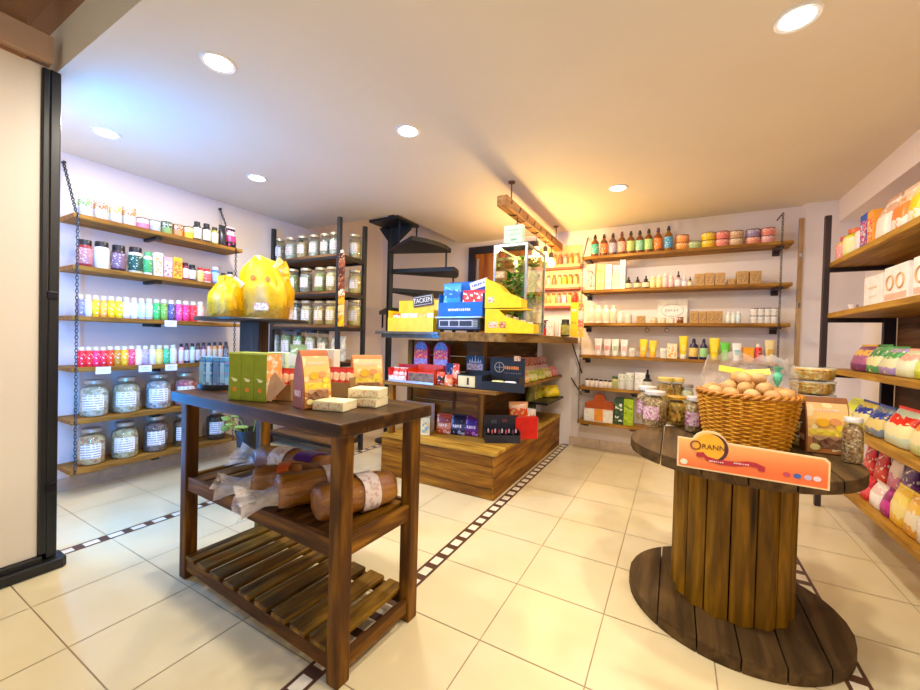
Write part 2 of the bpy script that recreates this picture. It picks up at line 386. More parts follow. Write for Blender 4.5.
# ------------------------------------------------------------------ round bar table with bread bags
bx, by = -3.26, 2.11
bt = T('bar_table', 'tall dark bar table on a square wooden post', 'table', (bx, by, 0))
B().lathe([(.0, 1.405), (.44, 1.405), (.45, 1.412), (.45, 1.425), (.44, 1.432), (0, 1.432)], 36).obj('tabletop', pm('#2a211d', .35), bt, True)
B().box(0, 0, .72, .17, .17, 1.37, Matrix.Rotation(R(29), 3, 'Z')).obj('post', DARKW(2), bt, bevel=.005)
B().lathe([(0, 0), (.15, 0), (.15, .025), (.12, .035), (0, .035)], 24).obj('base_plate', pm('#231d1a', .5), bt, True)

# ------------------------------------------------------------------ chain-hung wall shelves (blue-lit wall)
def chain(b, p0, p1, link_len=.034, r_=.0042, w=.012):
    p0, p1 = Vector(p0), Vector(p1); d = p1 - p0; n = max(1, int(d.length / (link_len * .78))); d.normalize()
    s1 = d.orthogonal().normalized(); s2 = d.cross(s1)
    for i in range(n):
        c = p0 + (p1 - p0) * ((i + .5) / n); s_ = s1 if i % 2 else s2
        b.tube([c + d * (cos(t) * link_len / 2) + s_ * (sin(t) * w) for t in [2 * pi * k / 8 for k in range(8)]], r_, 4, True)
LZ = [2.177, 1.788, 1.404, 1.01, .607, .223]; LN = ['top', 'second', 'third', 'fourth', 'fifth', 'lowest']
LXF, LY0, LY1 = -3.965, 1.122, 2.42
for k, z in enumerate(LZ):
    t = T('wall_shelf', f'{LN[k]} wooden plank shelf hung on chains beside the white door', 'shelf', (0, 0, z), 0, 'chain-hung shelves on the blue-lit wall')
    B().bb(XL, LXF, LY0, LY1, -.036, 0).obj('plank', SHELF(1), t, bevel=.004)
    m = B(); m.bb(XL, XL + .2, 1.68, 1.71, -.062, -.036); m.bb(LXF - .09, LXF - .05, 1.67, 1.72, -.066, -.036); m.obj('bracket', BLACK, t)
for i, y in enumerate((1.145, 2.345)):
    m = B(); chain(m, (XL + .01, y, 2.615), (LXF - .02, y, 2.18), .03, .0045, .009); chain(m, (LXF + .008, y, 2.18), (LXF + .008, y, .2), .032, .003, .009)
    m.tube([(XL, y, 2.615), (XL + .03, y, 2.615)], .012, 8)
    tag(m.obj('shelf_chain', pm('#39434e', .4, .7), smooth=True), ['dark steel chain carrying the shelves at the white-door end', 'dark steel chain carrying the shelves at the jar-rack end'][i], 'chain', 'shelf chains')

# ------------------------------------------------------------------ back wall shelves
BZ = [2.32, 1.922, 1.533, 1.152, .776, .368]; BXR = [.955, .955, .95, .95, -.2, -.2]
for k, z in enumerate(BZ):
    t = T('wall_shelf', f'{LN[k]} wooden plank shelf on the pale back wall', 'shelf', (0, 0, z), 0, 'plank shelves on the back wall')
    B().bb(-1.0, BXR[k], 4.73, YB, -.034, 0).obj('plank', SHELF(0), t, bevel=.004)
    m = B()
    for x in ((-.94, .86) if k < 4 else (-.94, -.4)):
        m = B(); m.bb(x - .03, x + .03, 4.78, YB, -.058, -.034); m.bb(x - .03, x + .03, YB - .012, YB, -.1, -.058); m.obj('bracket', pm('#33242c', .4), t)
for i, x in enumerate((-.985, .862)):
    m = B()
    if i == 0: chain(m, (x, YB, 2.6), (x, 4.735, 2.33), .03, .004, .008)
    else: m.tube([(x, YB, 2.585), (x, 4.722, 2.585)], .006, 6)
    chain(m, (x, 4.722, (2.33, 2.585)[i]), (x, 4.722, .36 if i == 0 else 1.13), .034, .003, .0085)
    tag(m.obj('shelf_chain', pm('#57504c', .4, .7), smooth=True), ['thin steel chain at the spice-rack end of the back-wall shelves', 'thin steel chain at the pier end of the back-wall shelves'][i], 'chain', 'shelf chains')
for i, px in enumerate((647, 667)):
    x = along_x(px, 1.46, 4.74)
    tag(B().tube([(x + .022 * cos(t), 4.745, 1.455 + .022 * sin(t)) for t in [2 * pi * k / 12 for k in range(12)]], .004, 5, True).bb(x - .003, x + .003, 4.742, 4.748, 1.476, 1.499).obj('hook_ring', pm('#6a5a50', .3, .7), None, True),
        ['small metal ring under the third back-wall shelf, by the spice-rack side', 'small metal ring under the third back-wall shelf, toward the white sign'][i], 'hook', 'hook rings')

# ------------------------------------------------------------------ jar rack (black posts) and its strips
rk = T('jar_rack', 'black-framed wooden rack filled with glass jars', 'shelf rack', (0, 0, 0))
RK = [2.185, 1.79, 1.42, 1.03, .60, .16]
for x in (-4.225, -3.135):
    for y in (2.955, 3.335): B().box(x, y, 1.28, .042, .042, 2.56).obj('post', pm('#33343a', .45, .3), rk, bevel=.003)
for z in RK:
    B().bb(-4.205, -3.155, 2.945, 3.35, z - .03, z).obj('shelf_board', wood('rack_wood', '#4a3220', '#7a583a', '#9d7a52', 0), rk, bevel=.003)
m = B()
for z in RK:
    for y in (2.94, 3.345): m.bb(-4.205, -3.155, y - .008, y + .008, z - .06, z - .03)
    for x in (-4.225, -3.135): m.bb(x - .012, x + .012, 2.975, 3.315, z - .06, z - .02)
m.obj('frame_bar', pm('#2a2a2f', .45, .3), rk)

# ------------------------------------------------------------------ spiral staircase in the ceiling opening
SX, SY = -3.14, 3.80
stc = T('spiral_staircase', 'dark steel spiral staircase rising through the ceiling opening', 'staircase', (SX, SY, 0))
SB = pm('#20262d', .5, .4)
B().lathe([(.038, 0), (.038, 3.0)], 16).obj('pole', SB, stc, True)
for z, d0, d1, r_ in ((2.40, -34, 20, .77), (2.15, 8, 46, .86), (1.92, 46, 92, .82), (1.68, 92, 140, .8)):
    a0, a1 = R(d0), R(d1)
    o_ = [(.036 * cos(a0 - .9), .036 * sin(a0 - .9))] + [(r_ * cos(a0 + (a1 - a0) * k / 4), r_ * sin(a0 + (a1 - a0) * k / 4)) for k in range(5)] + [(.036 * cos(a1 + .9), .036 * sin(a1 + .9))]
    B().slab(o_, z - .05, z).obj('tread', SB, stc, bevel=.003)
    B().tube([((r_ - .05) * cos(a1 - .06), (r_ - .05) * sin(a1 - .06), z - .24), ((r_ - .05) * cos(a1 - .06), (r_ - .05) * sin(a1 - .06), z)], .012, 8).obj('baluster', SB, stc, True)
for a_ in (-34, 20): B().tube([(.6 * cos(R(a_)) * .55, max(-.28, .6 * sin(R(a_)) * .55), 2.40), (.6 * cos(R(a_)) * .55, max(-.28, .6 * sin(R(a_)) * .55), 2.69)], .01, 8).obj('baluster', SB, stc, True)
m = B(); m.slab([(-.09, -.30), (.34, -.30), (.34, .12), (0, .06), (-.09, 0)], 2.665, 2.695); m.prism([(-.18, 2.68), (-.03, 2.50), (-.03, 2.44), (.05, 2.44), (.3, 2.62), (.3, 2.68)], -.02, .02); m.obj('landing_plate', SB, stc)
B().lathe([(.0, 0), (.14, 0), (.14, .02), (.045, .03)], 20).obj('base_plate', SB, stc)

# ------------------------------------------------------------------ right-hand shelf unit
ru = T('shelf_unit', 'tall black-post shelf unit with wooden shelves along the side wall', 'shelf rack', (0, 0, 0))
UX, UY = 1.10, 4.22
RZ = [2.0, 1.59, 1.145, .735, .30]
B().bb(1.045, 1.085, UY, UY + .04, 0, 2.39).obj('post', pm('#3a2a2c', .45), ru, bevel=.004)
B().bb(1.41, 1.48, UY, UY + .04, 0, 2.0).obj('post', pm('#2e2324', .45), ru, bevel=.004)
B().bb(1.41, 1.48, 2.3, 2.34, 0, 2.39).obj('post', pm('#2e2324', .45), ru, bevel=.004); B().bb(1.045, 1.085, 2.0, 2.04, 0, 2.39).obj('post', pm('#3a2a2c', .45), ru, bevel=.004)
for z in RZ: B().bb(1.08, 1.485, 2.0, UY + .03, z - .04, z).obj('shelf_board', wood('unit_wood', '#7a541a', '#a87a2a', '#cc9f42', 1), ru, bevel=.004)
for z in RZ[:4]: B().bb(1.08, 1.42, UY + .005, UY + .035, z - .075, z - .04).obj('crossbar', pm('#2a2022', .45), ru)
B().bb(1.485, 1.5, 2.0, UY - .0, .3, 2.0).obj('back_panel', wood('panel_wood', '#5c3d26', '#7a5638', '#94704c', 1), ru)

# ------------------------------------------------------------------ counter island
isl = T('sales_counter', 'wooden sales counter island with low plank base and raised shelves', 'counter', (0, 0, 0))
def planks(b, x0, x1, y0, y1, z0, z1, n):
    for i in range(n): b.bb(x0, x1, y0, y1, z0 + (z1 - z0) * i / n + .002, z0 + (z1 - z0) * (i + 1) / n - .002)
IX, IY, IXL = -1.245, 2.86, -2.42
m = B(); planks(m, IXL, IX - .02, IY, IY + .02, .0, .36, 4); m.obj('front_panel', PINE(0), isl, bevel=.003)
m = B(); planks(m, IX - .02, IX, IY, 4.88, .0, .36, 4); m.obj('side_panel', PINE(1), isl, bevel=.003)
m = B(); m.bb(IXL, IX + .012, IY - .012, 3.45, .36, .39); m.bb(-1.75, IX + .012, 3.45, 4.88, .36, .39); m.obj('base_top', wood('base_top_wood', '#80581a', '#b0842c', '#d6ac4c', 0), isl, bevel=.004)
m = B(); planks(m, IXL, -1.56, 3.26, 3.28, .39, 1.285, 6); m.obj('inner_panel', PINE(0), isl, bevel=.003)
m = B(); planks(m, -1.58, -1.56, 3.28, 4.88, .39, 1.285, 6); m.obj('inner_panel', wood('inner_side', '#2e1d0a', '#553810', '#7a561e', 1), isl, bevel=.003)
for x in (-1.60, IXL): B().bb(x, x + .06, 3.24, 3.30, .39, 1.285).obj('corner_post', PINE(2), isl, bevel=.004)
m = B(); m.slab([(IXL - .03, IY), (IX, IY), (IX, 4.93), (-1.56, 4.93), (-1.56, 3.26), (IXL - .03, 3.26)], .855, .885); m.obj('mid_shelf', wood('mid_shelf_wood', '#5c3c14', '#865c20', '#ac7e32', 0), isl, bevel=.004)
m = B(); m.slab([(-2.52, 2.84), (-1.80, 2.84), (-1.80, 3.36), (-2.52, 3.36)], 1.335, 1.36); m.slab([(-2.47, 2.88), (-1.80, 2.88), (-1.80, 3.36), (-2.47, 3.36)], 1.30, 1.335); m.obj('stone_top', pm('#5f584e', .18, 0, .3, 9), isl, bevel=.003)
m = B(); m.slab([(-1.80, 2.85), (-1.17, 2.85), (-1.10, 3.6), (-1.06, 4.93), (-1.6, 4.93), (-1.6, 3.36), (-1.80, 3.36)], 1.285, 1.36); m.obj('wood_top', wood('top_wood', '#4c3214', '#7d5c2c', '#9d7c42', 1), isl, bevel=.006)
for z0, z1 in ((1.285, .89), (.855, .62)):
    m = B(); m.tube([(-1.13, 4.93, z0), (-1.0, 4.93, z1 + .03)], .008, 6); m.obj('strut', BLACK, isl)
m = B(); m.bb(-1.56, -1.2, 4.15, 4.85, .6, .625); m.obj('side_ledge', BLACK, isl)
for x in (-2.36,): B().bb(x - .03, x + .03, 2.9, 2.95, .39, .855).obj('leg', PINE(2), isl, bevel=.003)
m = B(); m.tube([(-1.86, 3.25, .855), (-1.86, 3.25, .62)], .012, 6); m.obj('shelf_bracket', pm('#4a2a1a'), isl)

# ------------------------------------------------------------------ goods: builders (every good faces its local -Y)
ORD = 'first second third fourth fifth sixth seventh eighth ninth tenth eleventh twelfth thirteenth fourteenth fifteenth sixteenth seventeenth eighteenth nineteenth twentieth'.split()
ORD += ['twenty-' + o for o in ORD[:9]]
def part(name, key, fn, mat, parent, smooth=True, bevel=0):
    if key not in CACHE:
        b = B(); fn(b); CACHE[key] = b.mesh(name, [None], smooth)
    o = link(name, CACHE[key], parent, bevel)
    s = o.material_slots[0]; s.link = 'OBJECT'; s.material = mat; return o
def q(x, s=.004): return max(s, round(x / s) * s)
def strokes(parent, x, z, y, w, h, n, col, name='printed_lettering'):   # a line of print too small to read
    rnd = random.Random(int(abs(x * 977 + z * 1319 + w * 7001) * 100)); b = B(); p = x - w / 2; st = w / n
    for i in range(n):
        k = rnd.uniform(.45, .8) * st; b.bb(p, p + k, y - .0012, y, z - h / 2 * rnd.uniform(.7, 1), z + h / 2 * rnd.uniform(.7, 1)); p += st
    return b.obj(name, pm(col), parent)
def text(parent, s, x, y, z, size, col, name='lettering', sx=1, rx=pi / 2, ry=0):
    c = bpy.data.curves.new(name, 'FONT'); c.body = s; c.size = size; c.extrude = .0008; c.align_x = 'CENTER'; c.align_y = 'CENTER'
    o = bpy.data.objects.new(name, c); C.objects.link(o); o.parent = parent; o.location = (x, y, z); o.rotation_euler = (rx, ry, 0); o.scale = (sx, 1, 1); c.materials.append(pm(col))
    bpy.context.view_layer.update(); me = bpy.data.meshes.new_from_object(o.evaluated_get(bpy.context.evaluated_depsgraph_get())); n = bpy.data.objects.new(name, me); C.objects.link(n)
    n.parent = parent; n.location, n.rotation_euler, n.scale = o.location.copy(), o.rotation_euler.copy(), o.scale.copy(); bpy.data.objects.remove(o); return n
def bottle(t, h, r_, body, cap, lab, style):
    h, r_ = q(h), q(r_, .002)
    if style == 'sq':
        pr = [(r_ * .9, 0), (r_, .006), (r_, h * .70), (r_ * .9, h * .77), (r_ * .6, h * .81), (r_ * .6, h * .84)]; cp = [(r_ * .72, h * .825), (r_ * .72, h * .99), (r_ * .6, h)]; lz = (.1, .66)
    elif style == 'tub':
        pr = [(r_ * .9, 0), (r_, .008), (r_, h * .72), (r_ * .86, h * .8), (r_ * .8, h * .82)]; cp = [(r_ * .88, h * .80), (r_ * .88, h * .98), (r_ * .82, h)]; lz = (.1, .68)
    elif style == 'thin':
        pr = [(r_ * .9, 0), (r_, .004), (r_, h * .74), (r_ * .7, h * .80), (r_ * .55, h * .83)]; cp = [(r_ * .62, h * .82), (r_ * .62, h * .99), (0, h)]; lz = (.12, .66)
    elif style == 'drop':
        pr = [(r_ * .9, 0), (r_, .005), (r_, h * .5), (r_ * .5, h * .6), (r_ * .4, h * .62)]; cp = [(r_ * .5, h * .61), (r_ * .5, h * .74), (r_ * .25, h * .78), (r_ * .2, h)]; lz = (.08, .45)
    else:   # tall shouldered bottle
        pr = [(r_ * .9, 0), (r_, .008), (r_, h * .58), (r_ * .9, h * .66), (r_ * .38, h * .77), (r_ * .36, h * .82)]; cp = [(r_ * .42, h * .81), (r_ * .42, h * .92), (r_ * .3, h * .93), (r_ * .3, h)]; lz = (.12, .55)
    part('body', (style, h, r_), lambda b: b.lathe(pr, 14), pm(body, .3), t)
    part('cap', (style, 'c', h, r_), lambda b: b.lathe(cp, 12), pm(cap, .35), t)
    if lab: part('label', (style, 'l', h, r_), lambda b: b.lathe([(r_ + .0008, h * lz[0]), (r_ + .0015, h * lz[0] + .001), (r_ + .0015, h * lz[1]), (r_ + .0008, h * lz[1])], 14, a0=-pi * .97, a1=-pi * .03), lab if not isinstance(lab, str) else pm(lab, .4), t)
def tin(t, h, r_, low, top, lid):
    h, r_ = q(h), q(r_, .002)
    part('can', ('tin', h, r_), lambda b: b.lathe([(r_ * .94, 0), (r_, .005), (r_, h * .93), (r_ * .95, h * .94)], 16), pm(low, .35), t)
    part('label', ('tinl', h, r_), lambda b: b.lathe([(r_ + .0008, h * .5), (r_ + .0015, h * .51), (r_ + .0015, h * .88), (r_ + .0008, h * .89)], 16), printm(top, sh_hex(top, .75), '#f3efe6', 60), t)
    part('lid', ('tinc', h, r_), lambda b: b.lathe([(r_ * 1.01, h * .91), (r_ * 1.01, h * .985), (r_ * .94, h)], 16), pm(lid, .4), t)
def sh_hex(c, k):
    c = c.lstrip('#'); return '#' + ''.join('%02x' % max(0, min(255, int(int(c[i:i + 2], 16) * k))) for i in (0, 2, 4))
def glassjar(t, h, r_, goods, lid, lab=True, fill=.78, neck=.8):
    h, r_ = q(h), q(r_, .003)
    part('glass', ('gj', h, r_, neck), lambda b: b.lathe([(r_ * .88, 0), (r_, h * .06), (r_, h * .66), (r_ * .93, h * .76), (r_ * neck, h * .83), (r_ * neck, h * .92)], 20), GLASS, t)
    part('contents', ('gjf', h, r_, fill, neck), lambda b: b.lathe([(r_ * .84, h * .02), (r_ * .95, h * .07), (r_ * .95, h * .64), (r_ * .86, h * min(.74, fill)), (r_ * .5, h * fill), (0, h * fill * 1.01)], 18), goods, t)
    part('lid', ('gjl', h, r_, neck), lambda b: b.lathe([(r_ * neck * 1.06, h * .90), (r_ * neck * 1.06, h * .985), (r_ * neck * .98, h), (0, h)], 18), lid, t)
    if lab: part('label', ('gjp', h, r_), lambda b: b.lathe([(r_ + .0008, h * .2), (r_ + .0018, h * .2), (r_ + .0018, h * .6), (r_ + .0008, h * .6)], 8, a0=-pi * .78, a1=-pi * .3), LABELP, t)
def linesm():
    m, t, o = nt('label_print'); co = texco(t); w_ = nd(t, 'ShaderNodeTexWave', wave_type='BANDS', bands_direction='Z'); w_.inputs['Scale'].default_value = 16; t.links.new(co, w_.inputs['Vector'])
    n = nd(t, 'ShaderNodeTexNoise'); n.inputs['Scale'].default_value = 70; t.links.new(texco(t, 'Object', (1, 1, .1)), n.inputs['Vector'])
    f1 = ramp(t, w_.outputs['Fac'], [(0, (0, 0, 0, 1)), (.62, (1, 1, 1, 1))], 'CONSTANT'); f2 = ramp(t, n.outputs[0], [(0, (0, 0, 0, 1)), (.47, (1, 1, 1, 1))], 'CONSTANT')
    mu = nd(t, 'ShaderNodeMath', operation='MULTIPLY'); t.links.new(f1, mu.inputs[0]); t.links.new(f2, mu.inputs[1])
    pbsdf(t, o, ramp(t, mu.outputs[0], [(0, lin('#f2eee8')), (1, lin('#a49aa2'))]), .5); return m
LABELP = linesm()
def carton(t, w_, d_, h, m, panel=None, edge=None):
    w_, d_, h = q(w_), q(d_), q(h)
    part('carton', ('bx', w_, d_, h), lambda b: b.bb(-w_ / 2, w_ / 2, -d_ / 2, d_ / 2, 0, h), m, t, False, .0015)
    if panel: part('front_panel', ('bxp', w_, d_, h), lambda b: b.bb(-w_ * .42, w_ * .42, -d_ / 2 - .0012, -d_ / 2 + .0005, h * .12, h * .8), panel, t, False)
def ring(w_, d_, z, n=16, e=.45, jit=0, sd=0):
    o = []
    for i in range(n):
        a_ = 2 * pi * i / n; cx, sy = cos(a_), sin(a_)
        k = 1 + jit * N3.noise(Vector((cx * 2 + sd, sy * 2, z * 14)))
        o.append((w_ / 2 * math.copysign(abs(cx) ** e, cx) * k, d_ / 2 * math.copysign(abs(sy) ** e, sy) * k, z))
    return o
def pouch(t, w_, d_, h, m, seal=None, sd=0, lab=None, part_name='bag'):
    w_, d_, h = q(w_, .006), q(d_, .006), q(h, .006); sd = sd % 5
    part(part_name, ('po', w_, d_, h, sd), lambda b: b.loft([ring(w_ * .9, d_ * .8, 0, 18), ring(w_ * .98, d_, h * .06, 18, .5, .05, sd), ring(w_, d_ * 1.05, h * .3, 18, .6, .1, sd), ring(w_ * .99, d_ * .95, h * .5, 18, .6, .12, sd), ring(w_ * .97, d_ * .62, h * .72, 18, .6, .1, sd), ring(w_ * .97, d_ * .25, h * .88, 18, .6, .05, sd), ring(w_ * .98, .006, h * .93, 18, .6)]), m, t, 60)
    part('top_seal', ('pos', w_, h), lambda b: b.bb(-w_ * .49, w_ * .49, -.002, .002, h * .92, h), seal or m, t, False)
    if lab: part('label', ('pol', w_, d_, h), lambda b: b.loft([[(x, -d_ / 2 * k - o, z) for o in (.004, .001) for x in ((-w_ * .3, w_ * .3) if o == .004 else (w_ * .3, -w_ * .3))] for z, k in ((h * .22, 1.02), (h * .4, 1.06), (h * .56, .98))]), lab, t, False)
def squeeze(t, h, w_, body, cap, lab=None):
    h, w_ = q(h), q(w_)
    part('tube', ('tu', h, w_), lambda b: b.loft([ring(w_ * .72, w_ * .62, h * .18, 14, .9), ring(w_ * .85, w_ * .55, h * .45, 14, .85), ring(w_, w_ * .2, h * .85, 14, .7), ring(w_ * 1.04, .006, h, 14, .6)]), body if not isinstance(body, str) else pm(body, .35), t, 60)
    part('cap', ('tuc', h, w_), lambda b: b.lathe([(w_ * .36, 0), (w_ * .38, .004), (w_ * .38, h * .17), (w_ * .34, h * .19)], 14), pm(cap, .35), t)
    if lab: part('label', ('tul', h, w_), lambda b: b.bb(-w_ * .25, w_ * .25, -w_ * .30, -w_ * .2, h * .35, h * .6), pm(lab), t, False)
KN = {'tin': ('tin_can', 'tin'), 'tub': ('supplement_tub', 'tub'), 'sq': ('supplement_bottle', 'bottle'), 'thin': ('spray_bottle', 'bottle'), 'tall': ('shampoo_bottle', 'bottle'), 'drop': ('dropper_bottle', 'bottle'),
      'box': ('product_box', 'box'), 'bag': ('food_pouch', 'bag'), 'tube': ('cream_tube', 'tube'), 'gj': ('storage_jar', 'jar'), 'kraft': ('kraft_box', 'box'), 'pot': ('cosmetic_jar', 'jar'), 'pack': ('food_packet', 'packet')}
def make(kind, label, loc, rz, w_, d_, h, a, b, c, group=None, sd=0):
    nm, cat = KN[kind]; t = T(nm, label, cat, loc, rz, group)
    if kind == 'tin': tin(t, h, w_ / 2, a, b, c)
    elif kind in ('tub', 'sq', 'thin', 'tall', 'drop'): bottle(t, h, w_ / 2, a, b, printm(c, c, '#f2eee8' if c != '#f2eee8' else '#8a8a90', 55, .86) if c else None, kind)
    elif kind == 'pot': tin(t, h, w_ / 2, a, c, b)
    elif kind in ('box', 'kraft'): carton(t, w_, d_, h, pm(a, .5), printm(b, c, a, 40))
    elif kind in ('bag', 'pack'): pouch(t, w_, d_, h, bandm([(0, a), (.3, b), (.62, c), (.85, a)], b, 22), pm(c, .35), sd)
    elif kind == 'tube': squeeze(t, h, w_, a, b, c)
    elif kind == 'gj': glassjar(t, h, w_ / 2, grains(a, b, c), CHROME)
    return t
def row(data, side, z, suffix, group, depth_=None, off=0):
    for i, (px, wpx, hpx, kind, a, b, c, desc) in enumerate(data):
        if side == 'L':
            x = -3.985; y0 = along_y(px - wpx / 2, z, x); y1 = along_y(px + wpx / 2, z, x); W_ = abs(y1 - y0) * .97; rz = pi / 2
            D_ = W_ if depth_ is None else depth_; y = (y0 + y1) / 2; loc = (x - D_ / 2 - .005 - off, y, z); hh = hpx * depth((x, y, z)) / F
        elif side == 'B':
            yy = 4.755; x0 = along_x(px - wpx / 2, z, yy); x1 = along_x(px + wpx / 2, z, yy); W_ = (x1 - x0) * .97; rz = 0
            D_ = W_ if depth_ is None else depth_; D_ = min(D_, .18); x = (x0 + x1) / 2; loc = (x, yy + D_ / 2 + off, z); hh = hpx * depth((x, yy, z)) / F
        else:
            x = 1.115; y0 = along_y(px - wpx / 2, z, x); y1 = along_y(px + wpx / 2, z, x); W_ = abs(y1 - y0) * .97; rz = -pi / 2
            D_ = W_ if depth_ is None else depth_; y = (y0 + y1) / 2; loc = (x + D_ / 2 + off, y, z); hh = hpx * depth((x, y, z)) / F
        make(kind, f'{desc}, {ORD[i]} {suffix}', loc, rz, W_, D_, hh, a, b, c, group, i)

# ------------------------------------------------------------------ goods on the chain-hung shelves
row([(87, 14, 19, 'tin', '#ccd4e2', '#7fb05a', '#c9ccd0', 'white tin with green band'), (103, 14, 19, 'tin', '#dcd6d6', '#e07a4a', '#c9ccd0', 'white tin with orange band'),
     (118, 13, 18, 'tin', '#c8d4ec', '#dcb84a', '#c9ccd0', 'pale blue tin with yellow band'), (131.5, 13, 19, 'tin', '#d0d6e0', '#d88a4a', '#c9ccd0', 'white tin with amber band'),
     (145, 12, 11, 'pot', '#e78ab0', '#2c2830', '#f0e6e6', 'squat pink jar with dark lid'), (157, 11, 11, 'pot', '#b9c4e4', '#3a3844', '#e6e8f2', 'squat blue jar with dark lid'),
     (169, 11, 12, 'pot', '#8fae6a', '#26302a', '#3f6a4a', 'squat green jar with dark lid'), (180, 10, 12, 'pot', '#e59a62', '#8a8050', '#e0704a', 'squat orange jar'),
     (190.5, 10, 12, 'pot', '#f0c63a', '#4a4a30', '#f0d890', 'squat yellow jar'), (199, 8, 19, 'sq', '#3a332c', '#221f1c', '#efe8e0', 'dark bottle with white label'),
     (208.5, 8, 19, 'sq', '#33302c', '#221f1c', '#dfe0d0', 'dark green-black bottle with cream label'), (216.5, 7, 17, 'sq', '#b5b04a', '#33351f', '#eeead0', 'olive bottle with cream label'),
     (224, 7, 21, 'bag', '#2a2c33', '#3a3a44', '#22242a', 'black pouch'), (233, 9, 21, 'bag', '#26232a', '#d0417c', '#f0dfe6', 'black pouch with pink front')],
    'L', LZ[0], 'from the white door on the top chain-hung shelf', 'goods on the top chain-hung shelf')
row([(87, 16, 27, 'tub', '#9a2f35', '#1c1a1e', '#c98a8c', 'big red tub with black lid'), (104, 16, 27, 'tub', '#f2f1ee', '#1c1a1e', '#e6e6e6', 'big white tub with black lid'),
     (121, 15, 26, 'tub', '#3d2733', '#1c1a1e', '#8a6a7c', 'big dark purple tub'), (138, 15, 26, 'tub', '#dfe2c4', '#1c1a1e', '#2f5a48', 'big cream tub with green print'),
     (149.5, 9, 23, 'sq', '#eef0ec', '#5fb56a', '#4fae62', 'white bottle with green label'), (159, 9, 23, 'box', '#f4efe6', '#e9a06a', '#f2e6d8', 'white box with orange print'),
     (168.5, 9, 20, 'box', '#cfa4ac', '#f2e6e6', '#8a3a4a', 'pink and white box'), (178, 9, 21, 'box', '#f2b32a', '#e8643a', '#f2c64a', 'orange and yellow box'),
     (187, 8, 17, 'sq', '#8a2a3a', '#4a1a22', '#efd6da', 'dark red bottle'), (194, 8, 16, 'sq', '#26242a', '#1b191c', '#d8d6da', 'black bottle with white label'),
     (202, 7, 14, 'sq', '#f0d8a0', '#cf2a2a', '#f0d070', 'cream bottle with red cap'), (209, 8, 14, 'sq', '#f2eaea', '#d82a34', '#e26a6a', 'white bottle with red cap'),
     (217.5, 8, 17, 'sq', '#4a7fd0', '#e6ecf2', '#a8c8ec', 'blue bottle with white cap'), (225, 6, 12, 'sq', '#2a3a5a', '#1a1a20', '#8a9ab0', 'small navy bottle'), (232, 7, 14, 'sq', '#e2ddc0', '#33313a', '#bb7740', 'small cream bottle with dark cap')],
    'L', LZ[1], 'from the white door on the second chain-hung shelf', 'goods on the second chain-hung shelf')
P = [('#8a86a4', 'grey-violet'), ('#d9def2', 'pale lilac'), ('#f4c61a', 'golden yellow'), ('#eeb042', 'amber'), ('#f6cb16', 'bright yellow'), ('#e6d81a', 'lemon yellow'), ('#e2dff4', 'lavender white'), ('#dfe9f8', 'ice blue'), ('#bcdaf6', 'sky blue'),
     ('#c6d6f2', 'powder blue'), ('#3fbe62', 'vivid green'), ('#7cae4a', 'leaf green'), ('#5a5a8e', 'slate violet'), ('#d65aa8', 'magenta pink'), ('#ee3f86', 'hot pink'), ('#ea3f4c', 'coral red'), ('#efc6b4', 'peach')]
row([(82 + 7.85 * i - .02 * i * i, 7.6 - .03 * i, 21.5 - .1 * i, 'sq', c, '#efeee8', sh_hex(c, 1.12), f'{n} bottle with white cap') for i, (c, n) in enumerate(P)], 'L', LZ[2], 'from the white door on the third chain-hung shelf', 'supplement bottles on the third chain-hung shelf', off=.01)
P = [('#e9283a', 'scarlet'), ('#ea3330', 'tomato red'), ('#ee2f62', 'raspberry red'), ('#e4303f', 'crimson'), ('#f04a22', 'orange red'), ('#c58a1e', 'ochre'), ('#f4b81e', 'sunny yellow'), ('#e8486a', 'rose red'), ('#f0f0ee', 'white'), ('#b6a2da', 'lilac'), ('#e9e4f2', 'pale violet'), ('#e8d46a', 'straw yellow'), ('#4fc08a', 'mint green'), ('#f1f1f4', 'plain white')]
row([(83 + 7.35 * i - .02 * i * i, 8.4 - .1 * i, 20 - .1 * i, 'sq', c, '#e9e4d6', sh_hex(c, 1.1), f'{n} bottle with pale cap') for i, (c, n) in enumerate(P)] +
    [(183 + 5.6 * i, 5, 20, 'thin', a_, '#3a3036', b_, f'slim {n} bottle with dark cap') for i, (a_, b_, n) in enumerate([('#f0b8cc', '#fbf2f6', 'pink'), ('#4a4350', '#e8e2ea', 'charcoal'), ('#a8d4d0', '#f4fafa', 'aqua'), ('#5a3a40', '#f0d6da', 'maroon'), ('#6a4a5a', '#f2dce4', 'plum'), ('#f2b89a', '#f8e0d2', 'peach'), ('#d9a25a', '#f0dcb4', 'tan'), ('#eaa878', '#f6dcc4', 'apricot'), ('#4a4a48', '#8a8a80', 'grey')])],
    'L', LZ[3], 'from the white door on the fourth chain-hung shelf', 'bottles on the fourth chain-hung shelf', off=.01)
